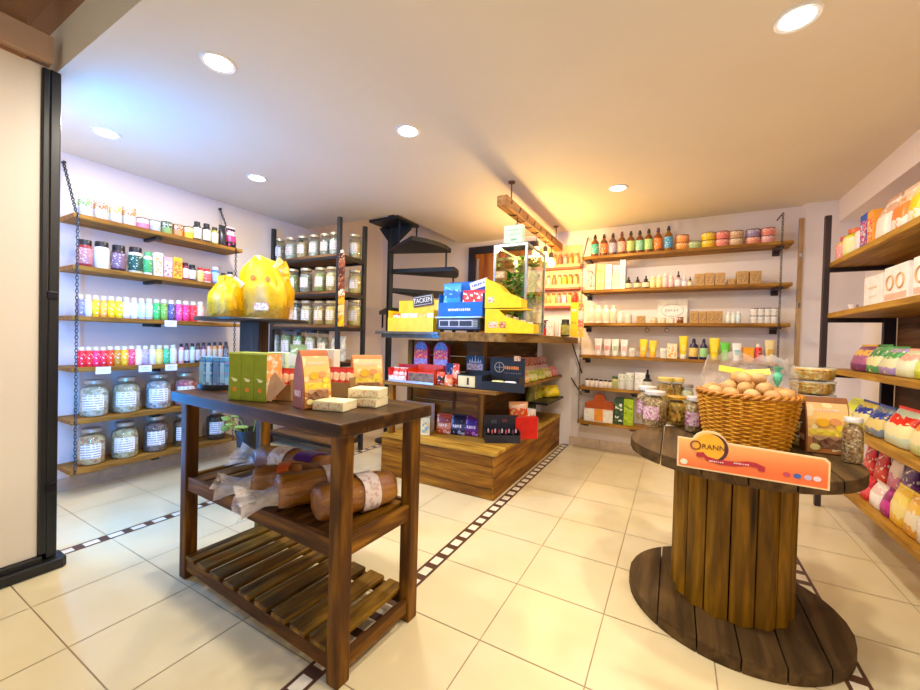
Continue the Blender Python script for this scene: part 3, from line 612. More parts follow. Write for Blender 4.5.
for k, z, JJ in ((4, LZ[4], [(93.5, 33, 37, '#efe8d8', '#d8ccb4', '#b7a98a', 'cream pasta shells'), (126, 30, 36, '#efe6d0', '#dcc9a4', '#c2ab80', 'pale grains'), (158, 27, 35, '#e9e6ee', '#cfc4c4', '#b09a8c', 'off-white flakes'), (185, 24, 33, '#e9b8a8', '#d98a8a', '#cf4a68', 'pink mixed goods')]),
                 (5, LZ[5], [(91, 32, 37, '#f0d9a8', '#e2b98a', '#c98a6a', 'mixed cereal'), (124.5, 30, 36, '#efe2bc', '#d9c396', '#b99b6a', 'golden cereal'), (155.5, 26, 36, '#a08a84', '#8a6f6a', '#6a4f4a', 'brown seeds'), (183, 22, 33, '#6a4a30', '#4f3420', '#8a6a4a', 'dark beans'), (215.5, 20, 30, '#4a3028', '#6a4a3a', '#2f1d18', 'dark brown beans')])):
    for i, (px, wpx, hpx, a_, b_, c_, ds) in enumerate(JJ):
        x = -4.09; y0 = along_y(px - wpx / 2, z, x); y1 = along_y(px + wpx / 2, z, x); y = (y0 + y1) / 2
        t = T('storage_jar', f'big jar of {ds}, {ORD[i]} from the white door on the {LN[k]} chain-hung shelf', 'jar', (x, y, z), pi / 2 - .25, 'large glass jars on the two low chain-hung shelves')
        glassjar(t, hpx * depth((x, y, z)) / F * .97, (y1 - y0) * .45, grains(a_, b_, c_, 48), pm('#b9b2a2', .3, .5), True, .8, .66)
for z, px, w_, ds in ((LZ[2], 170.5, 12, 'on the third chain-hung shelf edge'), (LZ[3], 103, 15, 'on the fourth chain-hung shelf edge, by the white door'), (LZ[3], 145, 13, 'on the fourth chain-hung shelf edge, at its middle'), (LZ[3], 171, 12, 'on the fourth chain-hung shelf edge, before the slim bottles')):
    y0 = along_y(px - w_ / 2, z, LXF); y1 = along_y(px + w_ / 2, z, LXF)
    t = T('price_tag', 'white paper price tag ' + ds, 'tag', (LXF + .004, (y0 + y1) / 2, z - .058), pi / 2, 'price tags'); hh = .056
    B().bb(-(y1 - y0) / 2, (y1 - y0) / 2, -.0015, .0015, 0, hh).obj('card', pm('#eef0f6'), t); strokes(t, 0, hh * .66, -.0015, (y1 - y0) * .6, .006, 6, '#9aa0b0'); strokes(t, 0, hh * .4, -.0015, (y1 - y0) * .5, .005, 5, '#a8aebc')

# bucket with a leafy plant on the floor at the end of the low shelf
t = T('plant_pot', 'black bucket-shaped pot with green leaves on the floor behind the bread table', 'plant pot', tuple(PZ(250, 507, 0)))
B().lathe([(.0, .0), (.07, 0), (.10, .56), (.109, .56), (.109, .59), (.094, .59), (.09, .55), (0, .545)], 20).obj('pot', pm('#15161a', .5), t, True)
m = B(); rr = random.Random(3)
for i in range(16):
    a_ = rr.uniform(0, 2 * pi); l_ = rr.uniform(.05, .15); p0 = Vector((.05 * cos(a_), .05 * sin(a_), .545)); p1 = p0 + Vector((.12 * cos(a_), .12 * sin(a_), l_)); m.tube([p0, (p0 + p1) / 2 + Vector((0, 0, .03)), p1], .003, 4)
    m.ell(p1.x, p1.y, p1.z, .035, .028, .01, 8, 4)
m.obj('foliage', pm('#6f8a3a', .5), t, True)

# ------------------------------------------------------------------ goods on the back-wall shelves
SB_ = lambda k: f'from the spice rack on the {LN[k]} back-wall shelf'
AMB = '#7a4416'
row([(594, 8, 22, 'tall', AMB, '#2b2320', '#3fae9a', 'amber bottle, teal label'), (603, 8, 22, 'tall', AMB, '#3a2a24', '#e8743a', 'amber bottle, orange label'), (612, 8, 22, 'tall', '#6a4a3a', '#2b2320', '#a8a4b8', 'amber bottle, lilac-grey label'),
     (621, 8, 23, 'tall', AMB, '#6a3a2a', '#f0a090', 'amber bottle, pink label'), (630, 8.5, 23, 'tall', AMB, '#2b2320', '#b8c86a', 'amber bottle, lime label'), (639, 8.5, 23, 'tall', AMB, '#2b2320', '#8ac8a0', 'amber bottle, mint label'),
     (648, 8.5, 24, 'tall', AMB, '#2b2320', '#9fd07a', 'amber bottle, green label'), (657.5, 9, 24, 'tall', '#8a4a10', '#5a2f4a', '#ec7a1e', 'amber bottle, red-orange label'), (668, 9, 25, 'tall', '#8a5a10', '#2b2a4a', '#4a9ad0', 'amber bottle, blue label')],
    'B', BZ[0], SB_(0), 'amber bottles on the top back-wall shelf')
for i, (px, a_, b_, n_) in enumerate([(682, '#e89a4a', '#e8944a', 'orange'), (694.5, '#a8c08a', None, 'sage'), (708, '#f0c814', '#f0cc1a', 'yellow'), (722, '#ee8a7a', '#ec7f74', 'coral'), (736, '#d8b68a', '#d0a87a', 'beige'), (753, '#f09a7a', '#9a8ab0', 'salmon'), (768, '#f2a8a0', '#ee8a74', 'rose')]):
    x = along_x(px, BZ[0], 4.79); W_ = 13 * depth((x, 4.79, BZ[0])) / F * .93
    pc = q(7.6 * depth((x, 4.79, BZ[0])) / F)
    for j, c_ in enumerate((a_, b_)):
        if not c_: continue
        make('pot', f'flat {n_} jar with dark lid, {"lower" if j == 0 else "upper"} in stack {ORD[i]} of the top back-wall shelf' if b_ else 'single flat sage jar with dark lid on the top back-wall shelf', (x, 4.82, BZ[0] + j * pc), 0, W_, W_, pc, c_, '#4a2a3a', sh_hex(c_, 1.1), 'flat cosmetic jars in twos')
row([(591, 8, 26, 'box', '#f0b0a8', '#e8605a', '#f4d8cc', 'tall pink box'), (600, 8, 25, 'box', '#f2e28a', '#f0d84a', '#f6efc0', 'tall yellow box'), (608, 7, 25, 'box', '#e4d4e4', '#c8b0d4', '#f2e8f0', 'tall lavender box'), (615.5, 7, 24, 'box', '#eef0d8', '#d4e0a0', '#f6f2e4', 'tall pale green box'), (622, 6, 29, 'box', '#f6eee2', '#f0dcc8', '#f8f4ec', 'tallest white box'),
     (628, 8, 12, 'drop', '#3a1e12', '#22130d', '#f0dcb0', 'brown jar, cream label'), (637, 8, 12, 'drop', '#3a1e12', '#22130d', '#eed8a8', 'brown jar, ivory label'), (645.5, 8, 12.5, 'drop', '#3a1e12', '#22130d', '#f0e0ba', 'brown jar, vanilla label'), (652.5, 6, 12, 'sq', '#f2dc8a', '#f4ecc8', '#f6e8a8', 'yellow bottle'), (659, 6, 12, 'sq', '#f0d878', '#f4ecc8', '#f4e4a0', 'pale yellow bottle'),
     (665, 6, 14, 'thin', '#f2c0b8', '#f6e4dc', '#f4d0c8', 'pink bottle'), (671, 5.5, 12, 'thin', '#f0bcc0', '#f4e0dc', '#f4d0d0', 'rose bottle'), (678, 7, 16, 'drop', '#c8b4bc', '#3a2630', '#f0e6ea', 'mauve dropper bottle'), (684.5, 6, 12, 'drop', '#d8c4e0', '#e8dce8', '#f0e6f2', 'lilac bottle'), (690, 5, 10, 'drop', '#c8a46a', '#33261c', '#eee0c0', 'tiny tan dropper')],
    'B', BZ[1], SB_(1), 'goods on the second back-wall shelf')
def kraft(px, wpx, hpx, z, lab, d_=.09):
    x0 = along_x(px - wpx / 2, z, 4.755); x1 = along_x(px + wpx / 2, z, 4.755); hh = hpx * depth((x0, 4.755, z)) / F
    t = T('kraft_box', lab, 'box', ((x0 + x1) / 2, 4.755 + d_ / 2, z), 0, 'kraft soap boxes'); carton(t, (x1 - x0) * .98, d_, hh, pm('#c0975c', .7), printm('#b58a4e', '#c8a266', '#8a6434', 60, .6))
for px, w_, h_, lab in [(699.5, 10, 12, 'kraft box on the second back-wall shelf, beside the tiny dropper'), (709.5, 9.5, 12.5, 'kraft box on the second back-wall shelf, middle of three touching'), (720, 10, 12.5, 'kraft box on the second back-wall shelf, last of three touching'),
                        (731.5, 8, 6, 'low kraft box between the tall kraft boxes, second back-wall shelf'), (742.5, 12, 13, 'tall kraft box with dark print, second back-wall shelf, toward the middle'), (755.5, 12, 13, 'tall kraft box with dark print, second back-wall shelf, toward the chain')]: kraft(px, w_, h_, BZ[1], lab)
for px, w_, h_, lab in [(640.5, 9, 7, 'low kraft box on the third back-wall shelf, among white goods'), (694, 8.5, 12, 'kraft box on the third back-wall shelf, beside the white sign'), (702.5, 8, 12, 'second kraft box from the white sign, third back-wall shelf'), (710.5, 8, 12, 'third kraft box from the white sign, third back-wall shelf'), (718.5, 8, 12, 'fourth kraft box from the white sign, third back-wall shelf')]: kraft(px, w_, h_, BZ[2], lab)
row([(590.5, 7, 18, 'thin', '#f4eee0', '#f0e2c8', '#f4e8d0', 'ivory bottle'), (598, 7, 18, 'thin', '#f6efe2', '#f2e6ce', '#f2e4cc', 'cream bottle'), (605.5, 7, 18, 'thin', '#f6f0e6', '#f0e4d0', '#f6ead8', 'white bottle'), (613, 7, 18, 'thin', '#f4ece0', '#f0dfc8', '#f2dcc0', 'off-white bottle'), (620, 6, 12, 'thin', '#eef2e6', '#e6efe0', '#f2f6ea', 'pale mint bottle'), (628, 7, 9, 'pot', '#f2e8d4', '#efe2ca', '#f4ecda', 'small ivory jar'),
     (654, 7, 5.5, 'pot', '#e6c890', '#c89a4a', '#f0dcb0', 'tiny amber pot'), (663, 6, 5, 'pot', '#f0d8a8', '#b8863a', '#f2e0b8', 'tiny honey pot'), (671.5, 6, 5, 'pot', '#f2e0c4', '#d0a87a', '#f4e8d4', 'tiny cream pot'), (680, 7, 6, 'pot', '#8a4a24', '#5a2a14', '#a8622e', 'tiny brown pot'),
     (728.5, 5.5, 12, 'thin', '#dfe8d4', '#f2f4ea', '#eef4e4', 'pale green bottle'), (733.5, 4.5, 11, 'thin', '#e8eee0', '#f4f4ee', '#f2f6ec', 'milky bottle'), (738.5, 5, 12, 'thin', '#cfe0dc', '#eef4f2', '#e4f0ec', 'pale aqua bottle')],
    'B', BZ[2], SB_(2), 'goods on the third back-wall shelf')
x0, x1 = along_x(657, BZ[2], 4.9), along_x(687, BZ[2], 4.9)
t = T('display_card', 'white display card with oval outline standing on the third back-wall shelf', 'sign', ((x0 + x1) / 2, 4.93, BZ[2])); w_ = x1 - x0
B().bb(-w_ / 2, w_ / 2, -.008, .0, 0, .27).obj('card', pm('#f6f1ea', .4), t)
B().tube([(.11 * cos(k * pi / 12), -.009, .15 + .07 * sin(k * pi / 12)) for k in range(24)], .003, 4, True).obj('oval_outline', pm('#b8b4ae'), t); strokes(t, 0, .15, -.008, .14, .03, 5, '#c4bfb8')
k_ = 0
for j in range(2):
    for i in range(4):
        px = 754.5 + i * 6.6; x = along_x(px, BZ[2], 4.79); pc = .076
        make('pot', f'small white jar with dark lid, {["lower", "upper"][j]} row, {ORD[i]} from the kraft boxes, third back-wall shelf', (x, 4.81, BZ[2] + j * pc), 0, .074, .074, .075, '#ece6da', '#4a3a34', '#f4f0e8', 'small white jars in two layers')
row([(597.5, 8, 17, 'tube', '#f4ece4', '#f4e8e0', '#f0b8b0', 'white and pink tube'), (606.5, 8, 17, 'tube', '#f2e8e0', '#f0dcd4', '#e89a9a', 'white and rose tube'), (614.5, 8, 17, 'tube', '#f2eee4', '#e4e8d8', '#b8d4b0', 'white and sage tube'), (623.5, 8, 17, 'tube', '#f4e8e4', '#f4ece4', '#f0c4c0', 'white and blush tube'), (632, 7, 9, 'pot', '#f4ecdc', '#f2e6d0', '#f6f0e4', 'short ivory jar'),
     (643, 8, 18, 'tube', '#f6d21e', '#f0a83a', '#f8e27a', 'yellow tube'), (652.5, 8, 17, 'tube', '#f8c818', '#f0a83a', '#f8de6a', 'golden tube'), (663.5, 8, 10, 'pot', '#eef0e8', '#e4e8e0', '#f6f6f2', 'short white jar'), (672, 10, 15, 'box', '#f4e0b8', '#f0a02a', '#f6eedc', 'cream box with orange circle'), (683, 9, 23, 'tube', '#f8d616', '#f6ecd8', '#f8e26a', 'tall yellow tube'),
     (693.5, 9.5, 21, 'tall', '#2e2352', '#2e2048', '#f0cc6a', 'dark violet bottle, yellow label'), (703.5, 8.5, 21, 'tall', '#2e2352', '#2e2048', '#a8e0a0', 'dark violet bottle, green label'), (714.5, 11, 22, 'tube', '#f8d80e', '#f6d82a', '#f8e448', 'wide yellow tube'), (725, 10, 18, 'tube', '#5fcc2e', '#8ad85a', '#a8e48a', 'bright green tube'), (737, 10, 18, 'tube', '#eef0ee', '#dfe6e6', '#2ab4be', 'white and teal tube'),
     (748.5, 11, 14, 'box', '#f5a80e', '#f4a012', '#f6b83a', 'orange box'), (758.5, 8, 18, 'thin', '#e8322a', '#f4ece4', '#ea4a40', 'red bottle with white cap'), (770, 10, 22, 'tube', '#f2dc9a', '#e8cc84', '#e6b84a', 'cream tube')],
    'B', BZ[3], SB_(3), 'goods on the fourth back-wall shelf')
row([(586.5, 5, 8, 'sq', '#f2e6dc', '#1f1a1a', '#f2ece4', 'little white bottle, black cap'), (591, 5, 8, 'sq', '#f0e0d8', '#1f1a1a', '#f2e8e0', 'little cream bottle, black cap'), (595.5, 5, 8, 'sq', '#efe4dc', '#221c1c', '#f0e6e0', 'little ivory bottle, black cap'), (600.5, 5, 8, 'sq', '#f2e4e4', '#221c1c', '#f4eaea', 'little blush bottle, black cap'), (605, 5, 8, 'sq', '#f0e2d4', '#1f1a1a', '#f2e8dc', 'little pale bottle, black cap'), (609.5, 5, 8, 'sq', '#eadfd8', '#221c1c', '#efe6e0', 'little off-white bottle, black cap'),
     (614.5, 7, 12, 'tub', '#d9d0a0', '#3a5a2a', '#b8c07a', 'cream jar, green lid'), (621, 8, 15, 'tin', '#eef0ea', '#e0e8da', '#e9ece6', 'white tin'), (629, 9, 17, 'tin', '#eef0ea', '#e4ecdc', '#f0f2ec', 'wider white tin')], 'B', BZ[4], SB_(4), 'goods on the fifth back-wall shelf')
x = along_x(640, BZ[4], 4.82)
t = T('product_box', 'tall white box standing on the fifth back-wall shelf', 'box', (x, 4.84, BZ[4])); carton(t, .11, .1, .2, pm('#f0efec'), printm('#f2f2f0', '#ebeae6', '#d9d6d0', 30))
x = along_x(648, BZ[4], 4.80)
t = T('dropper_bottle', 'black dropper bottle at the end of the fifth back-wall shelf', 'bottle', (x - .01, 4.80, BZ[4])); bottle(t, .24, .048, '#2a2a22', '#17171a', '#dcdcd4', 'drop')
# lowest back shelf
z = BZ[5]; x0, x1 = along_x(583, z, 4.77), along_x(613, z, 4.77); xm = (x0 + x1) / 2
t = T('soap_display', 'orange display box with rounded top on the lowest back-wall shelf', 'display box', (xm, 4.83, z)); w_ = x1 - x0
m = B(); m.prism([(-w_ * .5, .14), (w_ * .5, .14), (w_ * .5, .2), (w_ * .38, .24), (w_ * .2, .24)] + [(w_ * .2 * cos(k * pi / 8), .25 + w_ * .22 * sin(k * pi / 8)) for k in range(9)] + [(-w_ * .2, .24), (-w_ * .4, .22), (-w_ * .5, .2)], .02, .05)
m.obj('header', pm('#d2601a', .5), t); B().bb(-w_ * .48, w_ * .48, -.05, .05, 0, .14).obj('tray', pm('#f0efe6', .5), t); B().bb(-w_ * .13, w_ * .16, -.053, -.049, .01, .15).obj('front_flap', pm('#f0992a', .5), t)
for px, wp, ca, cb_, cc, lab in ((618.5, 9, '#2e4a2c', '#e8eee4', '#4a7a3a', 'dark green box with white print on the lowest back-wall shelf'), (628, 9.5, '#a8c81e', '#c2d83a', '#7a9a16', 'lime green box on the lowest back-wall shelf')):
    x0, x1 = along_x(px - wp / 2, z, 4.77), along_x(px + wp / 2, z, 4.77)
    t = T('tea_box', lab, 'box', ((x0 + x1) / 2, 4.82, z)); carton(t, x1 - x0, .1, .30, pm(ca), printm(ca, cb_, cc, 14))

# ------------------------------------------------------------------ spice rack on the back wall
sr = T('spice_rack', 'small red-edged wall rack of spice jars beside the back-wall shelves', 'rack', (-1.32, YB, 0))
B().bb(-.30, .27, -.015, 0, 1.70, 2.52).obj('back_board', pm('#e8c894', .6), sr)
for z in (2.24, 1.985, 1.755): B().bb(-.30, .27, -.11, 0, z - .025, z).obj('rack_shelf', pm('#c9503a', .5), sr, bevel=.002); B().bb(-.30, .27, -.115, -.108, z + .0, z + .035).obj('rail', pm('#e8b078', .5), sr)
SPC = ['#e8bf7a', '#c98a4a', '#d9a2a0', '#a8664a', '#e0c27a', '#efab3a', '#d3a04a', '#8fae6a']; SPL = ['cream', 'brown', 'dusty pink', 'rust', 'straw', 'orange', 'mustard', 'green']
SP3 = ['#e0b06a', '#c8b85a', '#d9985a', '#e6c07a', '#e08a8a', '#e8e0e0', '#e8c26a', '#e03a2a']; SL3 = ['tan', 'olive', 'copper', 'sand', 'pink', 'white', 'honey', 'red']
for j, (z, cs_, cl) in enumerate(((2.24, SPC[::-1], SPL[::-1]), (1.985, SPC, SPL), (1.755, SP3, SL3))):
    for i in range(8):
        if j == 0 and i < 2: continue
        t = T('spice_jar', f'{cl[i]} spice jar, {ORD[i - (2 if j == 0 else 0)]} from the glass case, {["top", "middle", "bottom"][j]} spice rack row', 'jar', (-1.585 + i * .068, YB - .055, z), 0, 'spice jars on the wall rack')
        bottle(t, .17, .026, cs_[i], '#8a4a3a' if j else '#b8864a', sh_hex(cs_[i], 1.15), 'sq')

# ------------------------------------------------------------------ jars in the black-post rack
def rackjar(px, wpx, hpx, k, goods, lab, lidm=None, y=3.03, fill=.78):
    z = RK[k]; x = along_x(px, z, y)
    if px > 350: x = -3.22; y = along_y(px, z, x)
    s_ = depth((x, y, z)) / F
    t = T('storage_jar', lab, 'jar', (x, y, z), R(28), 'glass jars in the black-post rack')
    glassjar(t, hpx * s_, wpx * s_ * .47, goods, lidm or pm('#d9d2b8', .3, .5), True, fill, .86)
CLR = grains('#dfe4da', '#cfd8cc', '#bcc8ba', 40); GRN = grains('#a8b878', '#8fa85e', '#c4cc98', 60); GRY = grains('#9a9c98', '#c4c6c0', '#7a7c78', 60); CRM = grains('#efe4c0', '#e2d2a4', '#cdb884', 50); TAN_ = grains('#cfae78', '#b8935a', '#e0c898', 50); YEL = grains('#f0dc96', '#e8cc78', '#f4e6b4', 60)
for i, px in enumerate((279.5, 291, 302.5, 314.5, 325.5, 335)): rackjar(px, 11.5, 22, 0, [GRY, CLR, TAN_, CLR, GRY, CLR][i], f'pale glass jar, {ORD[i]} from the wall on the top jar-rack shelf', fill=.7)
rackjar(355, 13, 24, 0, CRM, 'pale glass jar between the posts at the open end, top jar-rack shelf', fill=.6)
for i, (px, m_, n_) in enumerate(((281, GRN, 'green'), (292.5, GRN, 'leafy green'), (306, GRY, 'grey'), (320.5, GRN, 'olive'), (332, CRM, 'cream'))): rackjar(px, 12.5, 24, 1, m_, f'glass jar of {n_} goods, {ORD[i]} from the wall on the second jar-rack shelf')
rackjar(355, 14, 23, 1, YEL, 'glass jar of pale yellow goods at the open end, second jar-rack shelf')
for i, (px, m_, n_) in enumerate(((283, GRY, 'grey'), (295, GRY, 'dark grey'), (307, CRM, 'cream'), (320, TAN_, 'tan'), (331.5, YEL, 'yellow'))): rackjar(px, 13, 24, 2, m_, f'glass jar of {n_} goods, {ORD[i]} from the wall on the third jar-rack shelf')
rackjar(354, 14.5, 26, 2, YEL, 'glass jar of yellow flour at the open end, third jar-rack shelf')
for i, (px, m_, n_) in enumerate(((275, CLR, 'clear'), (287, GRN, 'green'), (299, GRN, 'herb green'), (311, CRM, 'cream'), (323, GRY, 'blue-grey'))): rackjar(px, 12.5, 29, 3, m_, f'glass jar of {n_} goods, {ORD[i]} from the wall on the fourth jar-rack shelf', pm('#55555c', .4))
x = along_x(337, RK[3], 3.0); t = T('food_pouch', 'clear bag of pale goods hanging full on the fourth jar-rack shelf', 'bag', (x, 3.02, RK[3]), .3); pouch(t, .16, .1, .27, film('#e6eef0', .6), film('#cfe0ea', .7), 2, LABELP)
for px, z0, z1, m_, lab in ((342.5, 1.79, 2.17, bandm([(0, '#7a3a1e'), (.3, '#5a2418'), (.6, '#9a5030'), (.85, '#3f1a14')], '#d9a878', 30), 'brown hanging strip of sachets on the rack post'), (342, 1.40, 1.78, bandm([(0, '#f5c814'), (.3, '#f2d890'), (.6, '#f0c02a'), (.85, '#f2e2c8')], '#c8381e', 30), 'yellow hanging strip of sachets on the rack post')):
    x = along_x(px, z1, 2.93); t = T('sachet_strip', lab, 'packet', (x, 2.925, z0)); w_ = .085
    m = B()
    for k in range(5): m.loft([ring(w_, .012, (z1 - z0) * (k + .02) / 5, 12, .5), ring(w_ * 1.02, .03, (z1 - z0) * (k + .5) / 5, 12, .6), ring(w_, .012, (z1 - z0) * (k + .98) / 5, 12, .5)])
    m.obj('sachets', m_, t, 60); B().bb(-.02, .02, -.003, .003, z1 - z0 - .002, z1 - z0 + .03).obj('hang_tab', pm('#e8e4da'), t)

# ------------------------------------------------------------------ yellow bread bags on the bar table
def bagfilm():
    m, t, o = nt('yellow_film'); g_ = nd(t, 'ShaderNodeTexCoord'); s_ = nd(t, 'ShaderNodeSeparateXYZ'); t.links.new(g_.outputs['Generated'], s_.inputs[0])
    n = nd(t, 'ShaderNodeTexNoise'); n.inputs['Scale'].default_value = 5; n.inputs['Detail'].default_value = 3; t.links.new(g_.outputs['Generated'], n.inputs['Vector'])
    ad = nd(t, 'ShaderNodeMath', operation='MULTIPLY_ADD'); t.links.new(n.outputs[0], ad.inputs[0]); ad.inputs[1].default_value = .7; t.links.new(s_.outputs[2], ad.inputs[2])
    f = ramp(t, ad.outputs[0], [(.46, (.30,) * 3 + (1,)), (.92, (1, 1, 1, 1))]); a_ = nd(t, 'ShaderNodeBsdfTransparent'); p = nd(t, 'ShaderNodeBsdfPrincipled'); p.inputs['Base Color'].default_value = lin('#fcc204'); p.inputs['Roughness'].default_value = .3
    x = nd(t, 'ShaderNodeMixShader'); t.links.new(f, x.inputs[0]); t.links.new(a_.outputs[0], x.inputs[1]); t.links.new(p.outputs[0], x.inputs[2]); t.links.new(x.outputs[0], o.inputs[0]); return m
YF = bagfilm()
def breadbag(px, hpx, wpx, lab, rz, sd, y, tail):
    z = 1.432; p = None; x = along_x(px, z, y); s_ = depth((x, y, z)) / F; w_, h = wpx * s_ * .9, hpx * s_
    t = T('bread_bag', lab, 'bread', (x, y, z), rz, 'yellow bread bags on the bar table')
    B().loft([ring(w_ * .8, .2, .004, 20, .5), ring(w_ * .84, .22, h * .18, 20, .6, .05, sd), ring(w_ * .82, .21, h * .38, 20, .65, .06, sd), ring(w_ * .6, .14, h * .5, 20, .8, .05, sd), ring(w_ * .2, .05, h * .53, 20, .9)]).obj('loaf', grains('#7a4a22', '#9a6430', '#4a2a10', 26), t, 60)
    lean = -.12 * w_ if px > 250 else .06 * w_
    def fold(k, dd, f_, jit, dx):
        o = []
        for i in range(44):
            a_ = 2 * pi * i / 44; c_, s2 = cos(a_), sin(a_); n1 = N3.noise(Vector((c_ * 2.2 + sd, s2 * 2.2, f_ * 3))); n2 = N3.noise(Vector((c_ * 6 + sd, s2 * 6, f_ * 4)))
            g_ = 1 + jit * n1 + jit * .55 * n2; o.append((w_ * k / 2 * math.copysign(abs(c_) ** .62, c_) * g_ + dx, dd / 2 * math.copysign(abs(s2) ** .62, s2) * g_, h * f_ + jit * .12 * h * n1 * (f_ > .4)))
        return o
    R_ = [(.95, .25, .004, .03, 0), (1.0, .27, .06, .06, 0), (1.0, .265, .2, .10, 0), (.98, .26, .34, .12, 0), (.97, .255, .46, .16, .05 * lean), (.93, .23, .58, .2, .2 * lean), (.84, .19, .70, .24, .5 * lean), (.70, .15, .81, .3, .8 * lean), (.5, .11, .90, .34, lean), (.26, .07, .96, .3, lean * 1.2), (.08, .03, 1.0, .1, lean * 1.3)]
    B().loft([fold(*q_) for q_ in R_], False).obj('plastic_bag', YF, t, 70)
    m = B()
    for k in range(5): a_ = tail + (k - 2) * .32; r1 = w_ * .5; m.loft([[(cos(a_) * w_ * .3 + sx * .02 * sin(a_), -.05 + sy * .012, h * .72 + sin(a_) * h * .1 - sx * .02 * cos(a_)) for sx, sy in ((-1, -1), (1, -1), (1, 1), (-1, 1))], [(cos(a_) * r1 + sx * .035 * sin(a_), -.06 + .02 * (k % 2) + sy * .005, h * .72 + sin(a_) * h * .30 - sx * .035 * cos(a_)) for sx, sy in ((-1, -1), (1, -1), (1, 1), (-1, 1))]])
    m.obj('gathered_top', film('#fbcf12', .8), t)
    return t, w_, h
t, w_, h = breadbag(227, 40, 32, 'smaller yellow bag of dark bread on the round bar table, by the hung shelves', R(28), 3, 1.89, 1.1)
t, w_, h = breadbag(266, 63, 57, 'larger yellow bag of bread on the round bar table, beside the jar rack', R(28), 6, 2.12, .15)
for a_ in ((-.05, -.128, h * .62, .022, .006, .026), (.075, -.128, h * .60, .02, .006, .026), (.02, -.132, h * .47, .045, .006, .01)): B().ell(*a_, 10, 6).obj('orange_print', pm('#e8820c'), t, True)
B().box(-w_ * .42, -.12, h * .52, .10, .008, .08, Matrix.Rotation(.6, 3, 'Y')).obj('paper_tag', pm('#f2ece0'), t); B().box(.03, -.135, h * .18, .12, .006, .06).obj('label', printm('#f0dcc0', '#e2b890', '#c87a5a', 40), t)

# ------------------------------------------------------------------ goods on the bread table
TZ = .99
def ontable(px, py): return PZ(px, py, TZ)
def tback(px, ly):                # point on the table top at depth ly seen in column px
    lo, hi = -.3, Lx + .3
    for _ in range(30):
        mid_ = (lo + hi) / 2; p = MT @ Vector((mid_, ly, TZ))
        if proj(p)[0] < px: lo = mid_
        else: hi = mid_
    return MT @ Vector((lo, ly, TZ))
ang = R(20)
t = T('packet_tray', 'small dark oval tray holding the blue packets on the bread table', 'tray', ontable(216, 389), ang)
B().lathe([(.0, 0), (.1, 0), (.104, .028), (.098, .028), (.094, .008), (0, .008)], 24, ey=.62).obj('tray', pm('#1f1f24', .4), t, True)
p0 = ontable(216, 389)
for i, dx in enumerate((-.064, -.0215, .0215, .064)):
    p = p0 + Vector((dx * cos(ang), dx * sin(ang), .009)); t = T('blue_packet', f'slim blue packet standing in the dark tray, {ORD[i]} from the table end', 'packet', p, ang + (.05, -.08, .06, -.04)[i], 'slim blue packets in the tray')
    carton(t, .036, .06, .166, bandm([(0, '#7fb6e2'), (.35, '#4f9ad8'), (.7, '#2f7fc8'), (.9, '#5fa8de')], '#9a7ac8' if i > 1 else '#b8d8f0', 24)); B().bb(-.012, .012, -.0325, -.03, .03, .14).obj('front_strip', pm(('#8fc4ea', '#bfe0f4', '#6a8fd0', '#a8d4f0')[i]), t)
p0, p1 = ontable(228, 399.5), ontable(266, 402.5); d_ = (p1 - p0); ga = math.atan2(d_.y, d_.x); gw = d_.length / 3
for i in range(3):
    p = p0 + d_ * ((i + .5) / 3) + Vector((-sin(ga), cos(ga), 0)) * .05
    t = T('green_box', f'olive green box with white bird and orange spot, {ORD[i]} of three from the blue packets', 'box', p, ga, 'olive green boxes on the bread table')
    part('carton', ('grb',), lambda b: b.bb(-gw / 2 + .001, gw / 2 - .001, -.05, .05, 0, .222), pm('#8a9a10', .45), t, False, .0015)
    part('bird_print', ('grv',), lambda b: b.prism([(-.018, .105), (-.006, .088), (.01, .086), (.018, .096), (.006, .1), (-.004, .102)], -.0515, -.0495), pm('#e9efb8'), t, False)
    part('spot_print', ('gro',), lambda b: b.prism([(.011 * cos(k * pi / 5), .05 + .011 * sin(k * pi / 5)) for k in range(10)], -.0515, -.0495), pm('#e88a1e'), t, False)
    part('top_line', ('grt',), lambda b: b.bb(-gw / 2 + .002, gw / 2 - .002, -.0512, -.0495, .214, .22), pm('#c8d468'), t, False)
    if i == 2: B().bb(gw / 2 - .0012, gw / 2 + .0006, -.048, .048, .004, .218).obj('side_panel', printm('#f0a860', '#f4c48a', '#e8e4d0', 26), t)
p = tback(280, .38); t = T('tea_box', 'pale green and white box behind the olive boxes on the bread table', 'box', p, ga); carton(t, .12, .07, .21, pm('#dfeccc'), printm('#e4f0d4', '#a8cc7a', '#f4f6ea', 18))
p = tback(298, .36); t = T('food_pouch', 'pale green plastic pouch standing upright behind the kraft bag', 'bag', p, ga); pouch(t, .11, .06, .26, bandm([(0, '#dfe8d0'), (.3, '#c4dcb0'), (.6, '#eef2e0'), (.85, '#9ac48a')], '#f2f4e6', 20), pm('#b8d4a0'), 1)
p = tback(324, .44); t = T('product_box', 'white and orange box behind the orange kraft bag on the bread table', 'box', p, ga); carton(t, .15, .06, .235, pm('#f0e4d4'), printm('#f2e8da', '#f0b070', '#e89a5a', 15))
